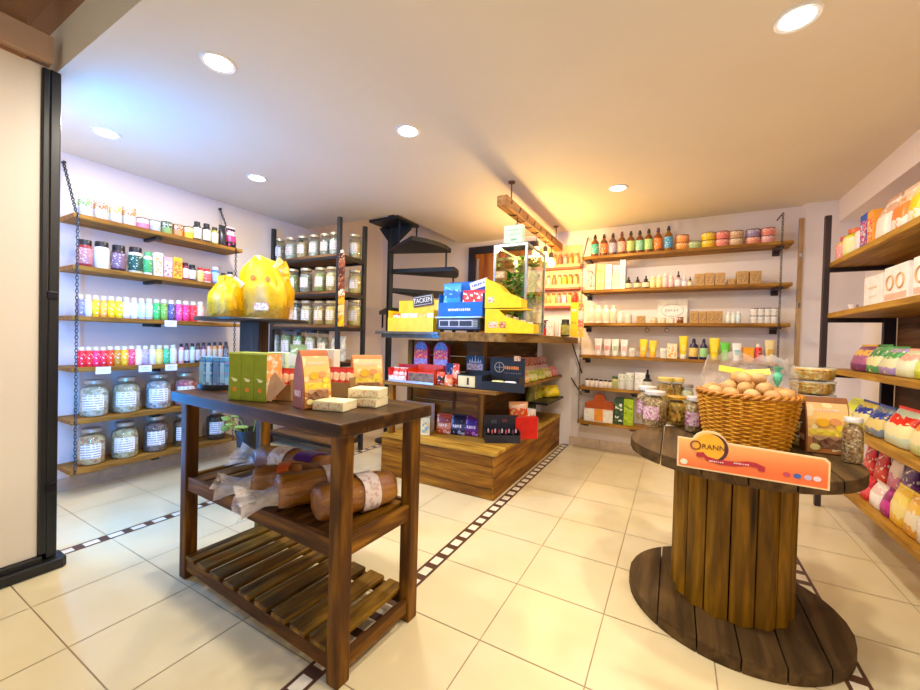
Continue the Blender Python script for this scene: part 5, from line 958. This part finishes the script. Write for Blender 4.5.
# packets along the side arm of the mid shelf
SP = [('#e8cc3a', '#f0dc7a', '#d89a2a', 'yellow'), ('#a8a83a', '#c8c86a', '#6a7a2a', 'olive'), ('#e8884a', '#f0c8a0', '#d8582a', 'orange and cream'), ('#d8887a', '#f0d0c0', '#c85a4a', 'salmon'), ('#c8888a', '#e8c0b8', '#a84a5a', 'dusty pink'), ('#d8a8b0', '#f0d8d8', '#b86a7a', 'pale pink')]
for i, (a_, b_, c_, n_) in enumerate(SP):
    px = 526 + i * 6.4; x = -1.42; y = 3.36 + .255 * i; q_ = T('snack_packet', f'{n_} packet on the mid-shelf side arm, {ORD[i]} from the black box', 'packet', (x, y, MZ), R(75), 'upright packets on the mid-shelf arm'); pouch(q_, .2, .07, .25 - .005 * i, bandm([(0, a_), (.3, b_), (.65, c_), (.85, a_)], b_, 20), pm(a_), i)
for i, (a_, b_, n_) in enumerate((('#e8c83a', '#f0e0a0', 'golden'), ('#e8a04a', '#f0d0a0', 'apricot'), ('#c8d83a', '#e8ecaa', 'lime'), ('#d8d84a', '#a8c83a', 'lemon'), ('#e0d05a', '#f0e8b0', 'pale yellow'), ('#ee7a8a', '#f4a8b0', 'pink'))):
    px = 530 + i * 8.3; x = -1.31; y = 3.32 + .27 * i; q_ = T('food_pouch', f'plump {n_} pouch at the mid-shelf edge, {ORD[i]} from the black box', 'bag', (x, y, MZ), R(82), 'plump pouches on the mid-shelf arm'); pouch(q_, .26 - .01 * i, .11, .105 + .008 * (i == 5), bandm([(0, a_), (.4, b_), (.75, a_)], '#f4f0dc' if i != 5 else '#f8c8cc', 16), pm(b_), i)

# ------------------------------------------------------------------ goods on the low base and ledge
GZ = .39
def onbase(px, py): return PZ(px, py, GZ)
t = T('product_box', 'pale blue and cream carton on the counter base behind the bread table', 'box', onbase(424, 436) + Vector((-.06, .06, 0)), R(25)); carton(t, .15, .1, .16, pm('#e2e0c0'), printm('#dfe0c0', '#8ab0c8', '#e8c87a', 16))
t = T('display_card', 'pale pink-grey backing card leaning on the counter inner panel', 'sign', Vector((onbase(426, 428).x - .05, 3.2, GZ)), 0); B().bb(-.19, .19, 0, .008, 0, .27).obj('card', pm('#c8a89a', .5), t); B().bb(-.06, .1, -.012, -.001, .01, .12).obj('printed_panel', printm('#e8eef0', '#3a4048', '#a8c0c8', 22), t)
for i, (px, c_, lab) in enumerate(((442.5, ('#c8502a', '#d8907a', '#e8c8c0', '#8a3a3a'), 'red snack bag on the counter base, beside the pale carton'), (457, ('#1c1838', '#3a4a7a', '#a8b8d8', '#241c3a'), 'navy snack bag on the counter base, middle of three'), (471, ('#6a1a5a', '#6a2a9a', '#b888d8', '#4a2290'), 'purple snack bag on the counter base, beside the black lipstick box'))):
    p = onbase(px, 434.5 + i * 1.2); q_ = T('snack_bag', lab, 'bag', p + Vector((-.01, .05, 0)), R(12), 'snack bags on the counter base'); pouch(q_, .155, .09, .19, bandm([(0, c_[0]), (.3, c_[1]), (.6, c_[3]), (.85, c_[0])], c_[2], 14), pm(c_[0]), i)
    b = strokes(q_, 0, 0, 0, .09, .03, 4, '#efe8f4'); b.location = (0, -.052, .09)
p0, p1 = onbase(484, 443), onbase(519, 443.5); d_ = p1 - p0; ra = math.atan2(d_.y, d_.x); w_ = d_.length
t = T('display_box', 'black display box of lipsticks on the counter base corner', 'display box', (p0 + p1) / 2 + Vector((-.03, .07, 0)), ra); k = .005; m = B()
m.bb(-w_ / 2, w_ / 2, -.08, -.075, 0, .07); m.bb(-w_ / 2, w_ / 2, .075, .08, 0, .22); m.prism([(-w_ / 2, 0), (-w_ / 2 + k, 0), (-w_ / 2 + k, .1), (-w_ / 2, .1)], -.075, .075); m.prism([(w_ / 2 - k, 0), (w_ / 2, 0), (w_ / 2, .1), (w_ / 2 - k, .1)], -.075, .075); m.bb(-w_ / 2, w_ / 2, -.075, .075, 0, .005); m.obj('box', pm('#20222c', .45), t)
b = strokes(t, 0, 0, 0, .05, .04, 3, '#5a5a6a', 'printed_emblem'); b.location = (-.06, .0745, .16); b = strokes(t, 0, 0, 0, .05, .03, 4, '#8a3a4a', 'printed_emblem'); b.location = (.04, .0745, .17)
bpy.context.view_layer.update()
for i in range(9):
    lx = -w_ * .4 + w_ * .8 * i / 8; p = t.matrix_world @ Vector((lx, -.045 if i % 2 else -.015, .0052)); q_ = T('lipstick', f'lipstick in the black counter box, {ORD[i]} of nine', 'lipstick', p, ra, 'lipsticks in the black box')
    part('tube', ('lpt',), lambda b: b.lathe([(.011, 0), (.011, .07), (.009, .072)], 10), pm('#1a1a1e', .3), q_); part('tip', ('lpp',), lambda b: b.lathe([(.008, .072), (.008, .095), (.003, .108), (0, .109)], 10), pm(['#e8d0c8', '#d84a4a', '#f0b0a8', '#a83a3a', '#f0dcd4', '#c85a5a', '#e8b8b0', '#8a2a34', '#e8c8c0'][i]), q_)
p = onbase(514, 425); q_ = T('snack_bag', 'orange snack bag standing behind the red box on the counter base', 'bag', onbase(512, 433) + Vector((.05, .02, 0)), R(35)); pouch(q_, .2, .1, .31, bandm([(0, '#e8781a'), (.3, '#f0a02a'), (.6, '#d8481a'), (.85, '#e8b890')], '#f2c84a', 16), pm('#e8a878'), 3)
p0 = onbase(531, 440); t = T('product_box', 'bright red box with white edge on the counter base', 'box', onbase(524, 439) + Vector((0, .03, 0)), R(40)); carton(t, .22, .07, .2, pm('#dc1e16', .4)); B().bb(.109, .1115, -.034, .034, .002, .198).obj('end_panel', pm('#f0e4d0'), t)
t = T('product_box', 'white and red striped box behind the bright red box', 'box', Vector((-1.32, 3.68, GZ)), R(75)); carton(t, .16, .1, .2, pm('#ecdcd4'), printm('#ecdcd4', '#c83a3a', '#f2e8e0', 20))
t = T('product_box', 'white and pink box at the back of the red boxes on the counter base', 'box', Vector((-1.33, 3.90, GZ)), R(80)); carton(t, .15, .1, .19, pm('#f0e4e4'), printm('#f0e4e4', '#d85a6a', '#f4ecec', 20))
t = T('juice_bottle', 'dark green bottle on the counter base under the side ledge', 'bottle', Vector((-1.36, 4.12, GZ))); bottle(t, .2, .035, '#2a5a24', '#1f3a1c', printm('#3a7a2e', '#5a9a3a', '#c8d8a0', 40), 'sq')
LZ_ = .625
for i, (y, c_, n_) in enumerate(((4.22, ('#8a8a3a', '#6a6a2a'), 'olive'), (4.36, ('#d8c84a', '#a8a83a'), 'yellow-green'), (4.52, ('#d8d83a', '#c8b82a'), 'bright yellow-green'))): q_ = T('food_pouch', f'pointed {n_} pouch on the black side ledge, {ORD[i]} of three', 'bag', (-1.42, y, LZ_), R(75), 'pointed pouches on the side ledge'); part('bag', ('tri',), lambda b: b.loft([ring(.12, .08, 0, 12, .6), ring(.11, .07, .09, 12, .6), ring(.05, .03, .19, 12, .7), ring(.02, .008, .225, 12, .8)]), bandm([(0, c_[0]), (.4, c_[1]), (.7, '#e8e4b0')], c_[1], 20), q_, 60)
q_ = T('food_pouch', 'bright yellow bag lying on the black side ledge', 'bag', (-1.33, 4.70, LZ_), R(60)); pouch(q_, .26, .14, .14, bandm([(0, '#f0d40e'), (.4, '#f4dc2a'), (.8, '#e8c80e')], '#f6e86a', 14), pm('#f0d80e'), 2)

# ------------------------------------------------------------------ hanging beam with bulbs
bm_x, by0, by1, bz0, bz1 = -1.30, 2.99, 4.82, 2.425, 2.515
t = T('hanging_beam', 'wooden beam lamp hanging from the ceiling above the counter', 'lamp', (bm_x, 0, 0))
B().bb(-.045, .045, by0, by1, bz0, bz1).obj('beam', wood('beam_wood', '#6a4426', '#a87440', '#cfa062', 1, .8, .6), t, bevel=.006)
for y in (3.2, 4.66): B().tube([(0, y, bz1), (0, y, ZC)], .006, 6).lathe([(.03, ZC - .012), (.03, ZC)], 14, 0, y).obj('hanger', pm('#6a4a2a', .5), t, True)
m = B(); pts = [(.05 * cos(k * .55), by0 + .1 + k * .018, (bz0 + bz1) / 2 + .058 * sin(k * .55)) for k in range(80)]; m.tube(pts, .006, 5); m.obj('wound_cord', pm('#3a2a1c', .5), t, True)
for i, (y, l_) in enumerate(((3.36, .05), (3.93, .07), (4.24, .06), (4.48, .08))):
    b_ = T('pendant_bulb', f'glowing filament bulb hanging under the wooden beam, {ORD[i]} from its near end', 'bulb', (bm_x, y, 0), 0, 'bulbs under the beam'); z = bz0 - l_
    B().tube([(0, 0, bz0), (0, 0, z)], .004, 6).obj('cord', BLACK, b_); B().lathe([(.012, z), (.022, z - .01), (.022, z - .06), (.016, z - .066)], 14).obj('socket', pm('#4a3a2a', .4, .5), b_, True)
    B().lathe([(.014, z - .064), (.03, z - .10), (.038, z - .13), (.03, z - .16), (.012, z - .172), (0, z - .174)], 16).obj('bulb', emit('#ffc46a', 26 if i else 9), b_, True)
    l = bpy.data.lights.new('bulb_lamp', 'POINT'); l.energy = 13 if i else 5; l.color = (1, .62, .22); l.shadow_soft_size = .035; lo = bpy.data.objects.new('bulb_lamp', l); C.objects.link(lo); lo.location = (bm_x, y, z - .22)
t = T('hanging_card', 'pale green card resting on top of the glass case', 'sign', (-1.235, 3.13, 2.131)); B().bb(-.085, .085, -.03, .03, 0, .155).obj('card', pm('#bfe0c4', .4), t, bevel=.003); strokes(t, 0, .11, -.03, .11, .012, 8, '#7ab890'); strokes(t, 0, .075, -.03, .12, .01, 9, '#8ac09a'); strokes(t, .01, .03, -.03, .06, .018, 4, '#4a9a70')

# ------------------------------------------------------------------ goods on the cable-reel table
SZ = .8
def onreel(px, py): return PZ(px, py, SZ)
MUS = grains('#c8935a', '#8a5a34', '#e8c894', 120); MUS2 = grains('#c88a2a', '#8a5f1e', '#e0b04a', 55)
PINK_L = printm('#e0c4c4', '#d0a0a8', '#a8607a', 40, .45)
def reeljar(px, py, wpx, hpx, m_, lid, lab, dy=0, lb=PINK_L):
    p = onreel(px, py); r_ = wpx / 2 * depth(p) / F; p = p + Vector((0, r_ * .9 + dy, 0)); s_ = depth(p) / F
    t = T('granola_jar', lab, 'jar', p, R(-5), 'glass jars on the cable-reel table'); glassjar(t, hpx * s_, wpx * s_ * .48, m_, lid, False, .84, .82)
    if lb: rr = q(wpx * s_ * .48, .003); hh = q(hpx * s_); B().lathe([(rr + .0008, hh * .2), (rr + .0018, hh * .2), (rr + .0018, hh * .58), (rr + .0008, hh * .58)], 8, a0=-pi * .8, a1=-pi * .35).obj('label', lb, t, True)
WL = pm('#dfd8d0', .35, .2)
reeljar(653.5, 427, 23, 34, MUS, WL, 'granola jar with white lid, frontmost on the reel beside the amber jar'); reeljar(645, 424, 20, 34, MUS, WL, 'granola jar with white lid at the reel edge, behind the frontmost jar', .09)
reeljar(676, 427.5, 21, 29, MUS2, pm('#b8892a', .4), 'amber jar of cereal on the reel between two granola jars', .02, printm('#a87a2a', '#c89a3a', '#6a4a1a', 30)); reeljar(664, 420, 17, 38, MUS2, pm('#d8b85a', .4), 'taller amber jar at the back of the reel, beside the white-lidded jars', .14, None); reeljar(676, 420, 15, 37, MUS2, pm('#d8b85a', .4), 'taller amber jar at the back of the reel, nearer the basket', .16, None)
reeljar(687, 421, 13, 33, CRM, pm('#8a7a6a', .4), 'pale jar with dark lid at the back of the reel by the basket', .12, None); reeljar(694.5, 433.5, 18, 35, MUS, WL, 'small granola jar with white cap touching the wicker basket', 0); jp = Vector((.695, 2.33, SZ)); t = T('granola_jar', 'granola jar with white cap beside the printed kraft bag', 'jar', jp, 0, 'glass jars on the cable-reel table'); glassjar(t, .20, .035, MUS, WL, False, .84, .82)
# wicker basket
bp = onreel(750, 452) + Vector((0, .16, 0)); s_ = depth(bp) / F; rb, rt_ = 33 * s_, 41 * s_; bh = .262
t = T('wicker_basket', 'round golden wicker basket full of potatoes on the cable reel', 'basket', bp); m = B(); nst = 30
for k in range(24):
    f_ = (k + .5) / 24; rr_ = rb + (rt_ - rb) * f_ ** .85; z = .008 + (bh - .02) * f_
    m.tube([((rr_ + .005 * cos(pi * j / 2 + pi * k)) * cos(2 * pi * j / (nst * 2)), (rr_ + .005 * cos(pi * j / 2 + pi * k)) * sin(2 * pi * j / (nst * 2)), z + .002 * N3.noise(Vector((j * .4, k, 0)))) for j in range(nst * 2)], .0062, 5, True)
m.obj('weave', wood('wicker', '#94590f', '#cc8a1e', '#eab040', 2, 2.5, .45, False), t, True)
m = B()
for k in range(nst): a_ = 2 * pi * k / nst + pi / nst / 2; m.tube([(rb * cos(a_), rb * sin(a_), .004), ((rb + rt_) / 2 * 1.01 * cos(a_), (rb + rt_) / 2 * 1.01 * sin(a_), bh * .5), (rt_ * cos(a_), rt_ * sin(a_), bh)], .0045, 5)
m.obj('stakes', pm('#a86a1a', .5), t, True)
m = B()
for o in (0, pi): m.tube([((rt_ + .008 * cos(j * .9 + o)) * cos(2 * pi * j / 120), (rt_ + .008 * cos(j * .9 + o)) * sin(2 * pi * j / 120), bh + .008 * sin(j * .9 + o)) for j in range(120)], .0075, 6, True)
m.obj('rim', pm('#b8761e', .45), t, True); B().lathe([(0, .004), (rb, .004), (rb, .012), (0, .012)], 24).obj('base', pm('#a06a1e'), t)
# liner bag and potatoes
lt = T('liner_bag', 'clear plastic bag lining the wicker basket, bunched behind the potatoes', 'bag', bp); rr = random.Random(5); rings = []
for f_, k, zz in ((0, .92, .2), (.2, 1.0, .28), (.45, 1.02, .34), (.7, .98, .39), (1, .90, .43)):
    rings.append([((rt_ - .014) * k * cos(2 * pi * i / 40) * (1 + f_ * .16 * N3.noise(Vector((i * .9, f_ * 3, 1)))), (rt_ - .014) * k * sin(2 * pi * i / 40) * (1 + f_ * .12 * N3.noise(Vector((i * .9, f_ * 3, 5)))), zz + f_ * (.055 * max(0, sin(2 * pi * i / 40)) + .05 * N3.noise(Vector((i * 1.3, 7, f_ * 2))) - .02)) for i in range(40)])
half = lambda r_: [r_[(i - 1) % 40] for i in range(0, 23)]
m = B(); n_ = 23; vs_ = [p for r_ in rings for p in half(r_)]; m.add(vs_, [(j * n_ + i, j * n_ + i + 1, (j + 1) * n_ + i + 1, (j + 1) * n_ + i) for j in range(4) for i in range(n_ - 1)]); m.obj('film', film('#f4f0ea', .36, .12, 'liner_film'), lt, 80)
m = B(); m.box(-.06, .085, .372, .11, .004, .035, Matrix.Rotation(.15, 3, 'Y') @ Matrix.Rotation(-.5, 3, 'X')); m.box(.05, .10, .365, .12, .004, .035, Matrix.Rotation(-.12, 3, 'Y') @ Matrix.Rotation(-.6, 3, 'X')); m.obj('yellow_label', pm('#f4c80e', .4), lt)
m = B(); tp = (rt_ * .74, .07, .35); m.lathe([(.004, .30), (.018, .33), (.02, .36), (.008, .375), (.022, .40)], 10, tp[0] - .02, tp[1]); m.obj('teal_tie', pm('#5ec09a', .4), lt, True)
n_ = 0; rr = random.Random(12); PM_ = [pm('#c99a5a', .6, 0, .2, 25), pm('#d2a468', .6, 0, .2, 25), pm('#c08f56', .6, 0, .2, 25)]
pts = [(0, 0, .30)] + [(.075 * cos(k * pi / 3 + .3), .075 * sin(k * pi / 3 + .3), .293) for k in range(6)] + [(.148 * cos(k * 2 * pi / 12), .148 * sin(k * 2 * pi / 12), .268) for k in range(12)] + [(.045 * cos(k * 2 * pi / 3 + .2), .045 * sin(k * 2 * pi / 3 + .2) + .02, .338) for k in range(3)] + [(.112 * cos(k * 2 * pi / 8 + .2), .112 * sin(k * 2 * pi / 8 + .2), .238) for k in range(8)]
sc_ = (rt_ - .034 - .014) / .148
for x, y, z in pts:
    key = ('pot', n_ % 5)
    q_ = link('potato', cached(key, lambda: B().ell(0, 0, 0, .037, .034, .032, 16, 10, .1, n_ * 3).mesh('potato', PM_[n_ % 3], True))); q_.location = bp + Vector((x * sc_, y * sc_, z)); q_.rotation_euler = (rr.uniform(-.5, .5), rr.uniform(-.5, .5), rr.uniform(0, 6)); tag(q_, 'round tan potato heaped in the wicker basket on the reel', 'potato', 'potatoes in the basket'); n_ += 1
# clear tubs stacked behind the kraft bag
cp = Vector((.61, 2.58, SZ)); TR = .088; TH = .068
for i in range(6):
    t = T('clear_tub', f'clear round tub of nuts, {["lowest", "second from bottom", "third from bottom", "third from top", "second from top", "topmost"][i]} in the stack behind the kraft bag', 'tub', cp + Vector((0, 0, TH * i)), .1 * i, 'stacked clear tubs')
    part('tub', ('tub',), lambda b: b.lathe([(TR * .92, 0), (TR, .02), (TR, .056), (TR * 1.04, .058), (TR * 1.04, .066), (TR * .9, .0675), (0, .0675)], 24), GLASS, t); part('contents', ('tubc',), lambda b: b.lathe([(0, .003), (TR * .88, .004), (TR * .95, .02), (TR * .95, .052), (TR * .8, .058), (0, .06)], 22), grains('#e8b050', '#cf8a2c', '#f6d890', 75), t); part('lid_rim', ('tubr',), lambda b: b.lathe([(TR * 1.045, .058), (TR * 1.05, .061), (TR * 1.045, .065)], 24, cap=False), film('#f4f0e6', .5), t)
t = T('clear_tub', 'dark-filled clear tub between the basket and the stacked tubs', 'tub', (.42, 2.66, SZ)); B().lathe([(.06, 0), (.066, .02), (.066, .30), (.058, .31), (0, .31)], 20).obj('tub', GLASS, t, True); B().lathe([(0, .004), (.056, .004), (.06, .02), (.06, .28), (0, .285)], 20).obj('contents', grains('#8a5a34', '#b07a48', '#5f3a20', 40), t, True)
kp0, kp1 = onreel(805, 452), onreel(850, 457); kd_ = kp1 - kp0; ka = math.atan2(kd_.y, kd_.x)
kraftbag((kp0 + kp1) / 2 + Vector((-sin(ka), cos(ka), 0)) * .05, ka, kd_.length * .98, .1, .265, 'large printed kraft bag standing at the edge of the cable reel', '#8a5222', '#f0d02a')

# sign board hung on the front rim of the reel table
sx0, sx1, sy = .02, .49, 1.815
t = T('shop_sign', 'orange promotional sign board hung on the front edge of the reel table', 'sign', ((sx0 + sx1) / 2, sy, .865), R(1.5)); w_ = sx1 - sx0; hw = w_ / 2
def outline(g_=0):
    o = [(-hw + g_, -.058 + g_), (hw - g_, -.066 + g_), (hw - g_, .034 - g_), (hw - .012 - g_, .046 - g_), (-.055, .058 - g_)]
    o += [(-.125 + (.062 - g_) * cos(a_), .040 + (.058 - g_) * sin(a_)) for a_ in [R(20 + 140 * k / 12) for k in range(13)]]
    return o + [(-hw + g_, .062 - g_)]
B().prism(outline(), 0, .006).obj('board', pm('#f6d9a4', .4), t)
SIGN = MC['sign'] = nt('sign_print')[0]; st = SIGN.node_tree; so = [n for n in st.nodes][0]; gt = nd(st, 'ShaderNodeTexCoord'); sps = nd(st, 'ShaderNodeSeparateXYZ'); st.links.new(gt.outputs['Generated'], sps.inputs[0])
ad = nd(st, 'ShaderNodeMath', operation='MULTIPLY_ADD'); st.links.new(sps.outputs[0], ad.inputs[0]); ad.inputs[1].default_value = -.25; st.links.new(sps.outputs[2], ad.inputs[2])
pbsdf(st, so, ramp(st, ad.outputs[0], [(.0, lin('#f4743a')), (.25, lin('#f68a4a')), (.5, lin('#f8a860')), (.8, lin('#fbc878'))]), .35)
B().prism(outline(.006), -.0012, .0005).obj('printed_face', SIGN, t)
disc_ = lambda cx_, cz_, rx_, rz_, y_, m_, n_: B().prism([(cx_ + rx_ * cos(k * pi / 16), cz_ + rz_ * sin(k * pi / 16)) for k in range(32)], y_ - .0008, y_ + .0004).obj(n_, m_, t)
disc_(-.115, .032, .052, .055, -.0016, pm('#5a2a34'), 'logo_crescent'); disc_(-.125, .034, .05, .052, -.0024, pm('#fbb62a'), 'logo_disc')  # dark printed crescent beside the logo disc
text(t, 'O', -.172, -.0042, .034, .052, '#8a4a1a', 'sign_lettering'); text(t, 'RANN', -.112, -.0042, .034, .028, '#6a3a14', 'sign_lettering')
rb_ = [(-.15, .004), (-.13, -.012), (-.09, -.020), (-.04, -.018), (0, -.010), (.025, -.012), (.04, -.02)]
m = B(); m.prism([(x, z + .009) for x, z in rb_] + [(x, z - .009) for x, z in reversed(rb_)], -.0034, -.0022); m.prism([(-.168, .008), (-.142, .012), (-.142, -.010), (-.168, -.008)], -.0042, -.003); m.prism([(.03, -.006), (.052, -.014), (.05, -.032), (.03, -.03)], -.0042, -.003); m.obj('ribbon', pm('#b82a3a'), t)
b = strokes(t, 0, 0, 0, .05, .006, 7, '#f4d8d0', 'ribbon_lettering'); b.location = (-.1, -.0034, -.019); b = strokes(t, 0, 0, 0, .05, .006, 7, '#f4d8d0', 'ribbon_lettering'); b.location = (-.02, -.0034, -.014)
disc_(-hw + .024, -.036, .013, .011, -.002, pm('#e8e8c8'), 'round_badge')
for k, (x, c_) in enumerate(((.115, '#c84a5a'), (.145, '#4a6ab8'), (.175, '#c8b8d8'), (.2, '#f0d8e0'))): disc_(x, -.03, .011, .009, -.002, pm(c_), 'round_badge')
m = B()
for x in (-hw + .05, hw - .05): m.bb(x - .006, x + .006, .006, .09, .02, .03)
m.obj('hanging_clip', pm('#2a241c'), t)

# ------------------------------------------------------------------ goods on the side-wall shelf unit
RS = lambda k: f'from the tall post on the {["top", "second", "third", "fourth", "lowest"][k]} side shelf'
row([(837.5, 7, 24, 'sq', '#f0c86a', '#e05a5a', '#f0a0a0', 'pink-capped yellow bottle'), (847, 9, 27, 'sq', '#d8d83a', '#e0682a', '#e8ecb0', 'lime bottle with orange cap'), (855.5, 8, 27, 'thin', '#f0e8e0', '#e8c8c0', '#f4ece8', 'white bottle'), (862.5, 7, 34, 'box', '#2a5ab8', '#e8304a', '#e8e8f4', 'blue and red box'), (869, 6, 34, 'box', '#f0a83a', '#e84a3a', '#f4d8a0', 'orange box'),
     (879, 14, 41, 'bag', '#f4ece0', '#f2e8dc', '#d8a888', 'plain white bag'), (895.5, 16, 44, 'bag', '#f4e8dc', '#ee8a3a', '#f0c8a0', 'white bag with orange print'), (912.5, 16, 48, 'bag', '#f4ecd0', '#f0cc1a', '#f4e6a0', 'white bag with yellow print'), (931, 16, 50, 'bag', '#f4e8d8', '#e8a03a', '#f0d8b0', 'cream bag')], 'R', RZ[0], RS(0), 'goods on the top side shelf', .13)
for i, (px, wp, hp, lab) in enumerate(((870.5, 19, 30, 'white carton on the second side shelf, the smaller one by the post'), (893, 25, 36, 'white carton with two round prints on the second side shelf'), (924, 30, 42, 'white carton at the picture edge of the second side shelf'))):
    z = RZ[1]; x = 1.12; y0, y1 = along_y(px - wp / 2, z, x), along_y(px + wp / 2, z, x); y = (y0 + y1) / 2; w_ = abs(y0 - y1) * .96; hh = hp * depth((x, y, z)) / F
    t = T('white_carton', lab, 'box', (x + .14, y, z), -pi / 2, 'white cartons on the second side shelf'); carton(t, w_, .26, hh, pm('#f4ece4', .45)); ww, h_ = q(w_), q(hh)
    if i:
        for sx in (-.22, .2): B().tube([(ww * sx + .042 * cos(k * pi / 9), -.1315, h_ * .55 + .042 * sin(k * pi / 9)) for k in range(18)], .006, 5, True).obj('round_print', pm('#d8a878'), t)
        B().bb(-ww * .45, ww * .45, -.1315, -.1295, h_ * .08, h_ * .24).obj('pink_band', pm('#f0b8a0'), t)
    else: strokes(t, 0, h_ * .6, -.13, ww * .5, .02, 5, '#d8c0a0'); strokes(t, 0, h_ * .3, -.13, ww * .4, .02, 4, '#d8c8b8')
t = T('white_cup', 'tiny white cup alone on the second side shelf by the post', 'cup', (1.16, along_y(853, RZ[1], 1.16), RZ[1])); B().lathe([(0, 0), (.02, 0), (.028, .03), (.03, .045), (.026, .045), (.022, .01), (0, .008)], 14).obj('cup', pm('#f4ece8', .3), t, True)
row([(852, 17, 27, 'bag', '#7a3468', '#a8608a', '#e8b848', 'purple bag'), (865, 14, 29, 'bag', '#5aa05a', '#e8d8a0', '#3f8a4a', 'green and cream bag'), (879, 16, 29, 'bag', '#a890c0', '#d8d4a8', '#4a9a4a', 'pale bag with green top'), (895, 18, 29, 'bag', '#d8dcb0', '#e0e0c0', '#e8a890', 'pale bag with pink top'), (914, 20, 31, 'bag', '#b8c828', '#d8e070', '#7ab01a', 'yellow-green bag'), (936, 20, 27, 'bag', '#c8a040', '#e0d0a0', '#a8801e', 'golden bag')], 'R', RZ[2], RS(2), 'bags on the third side shelf', .15, .02)
row([(840, 12, 26, 'bag', '#c8d03a', '#e0dc8a', '#d8e04a', 'lime bag'), (850.5, 14, 28, 'bag', '#d8c04a', '#e8dca0', '#1f3a9a', 'yellow bag with blue top'), (865, 15, 31, 'bag', '#7a8a9a', '#e0c878', '#23409a', 'gold bag with blue top'), (886, 24, 38, 'bag', '#c8d8c0', '#e8e0a8', '#e8200e', 'pale pasta bag with red top'), (910, 20, 44, 'bag', '#c8d898', '#ecdca8', '#e88a2a', 'green-gold bag with orange top'), (934, 22, 48, 'bag', '#d8c8b0', '#e8e0d0', '#5a7ab8', 'cream bag with blue top')], 'R', RZ[3], RS(3), 'bags on the fourth side shelf', .17, .02)
row([(838, 5, 15, 'pack', '#d8e0a8', '#e8ecd0', '#a8c86a', 'pale green packet'), (843.5, 5, 16, 'pack', '#e0ecd4', '#f0f4e8', '#c8dcb0', 'white-green packet'), (851, 8, 20, 'pack', '#f0d8d0', '#f4ece4', '#e86a5a', 'white packet with red edge'), (859.5, 7, 23, 'pack', '#d82a34', '#e85a5a', '#c81e2a', 'red packet'), (870, 11, 25, 'pack', '#f0e4dc', '#f4f0e8', '#e8c8c0', 'white packet'), (880, 9, 28, 'pack', '#a01e78', '#c83a94', '#8a1462', 'magenta packet'), (891, 14, 40, 'pack', '#f2c23a', '#f4e090', '#f0d868', 'yellow packet'), (905, 14, 42, 'pack', '#e8a83a', '#f0e4c8', '#f0c04a', 'cream and amber packet'), (918, 16, 46, 'pack', '#e8e6ea', '#f4f2f4', '#d8d4dc', 'silver-white packet')], 'R', RZ[4], RS(4), 'packets on the lowest side shelf', .1, .01)
for i, (px, c_, n_) in enumerate(((872, ('#d8202a', '#e84a3a'), 'red'), (884, ('#c81a24', '#e0503a'), 'darker red'), (898, ('#f0dcc8', '#d888a0'), 'cream and pink'), (912, ('#5a2a6a', '#8a4a8a'), 'violet'))):
    x = 1.28; z = RZ[4]; y = along_y(px, z + .15, x); q_ = T('food_packet', f'{n_} packet, {ORD[i]} from the post at the back of the lowest side shelf', 'packet', (x, y, z), -pi / 2, 'back row packets on the lowest side shelf'); pouch(q_, .15, .07, .30, bandm([(0, c_[0]), (.4, c_[1]), (.7, c_[0])], '#f0dcc0', 18), pm(c_[0]), i)

# ------------------------------------------------------------------ light, world, view
W = bpy.data.worlds.new('world'); sc.world = W; W.use_nodes = True
bg = W.node_tree.nodes['Background']; bg.inputs[0].default_value = (.95, .92, .88, 1); bg.inputs[1].default_value = .7
vs = sc.view_settings; vs.view_transform = 'Standard'; vs.look = 'None'; vs.gamma = 1; vs.use_curve_mapping = False; vs.exposure = 0.30
cy = sc.cycles; cy.use_denoising = True; cy.max_bounces = 10; cy.diffuse_bounces = 6; cy.transparent_max_bounces = 24; cy.sample_clamp_indirect = 6
cy.caustics_reflective = False; cy.caustics_refractive = False
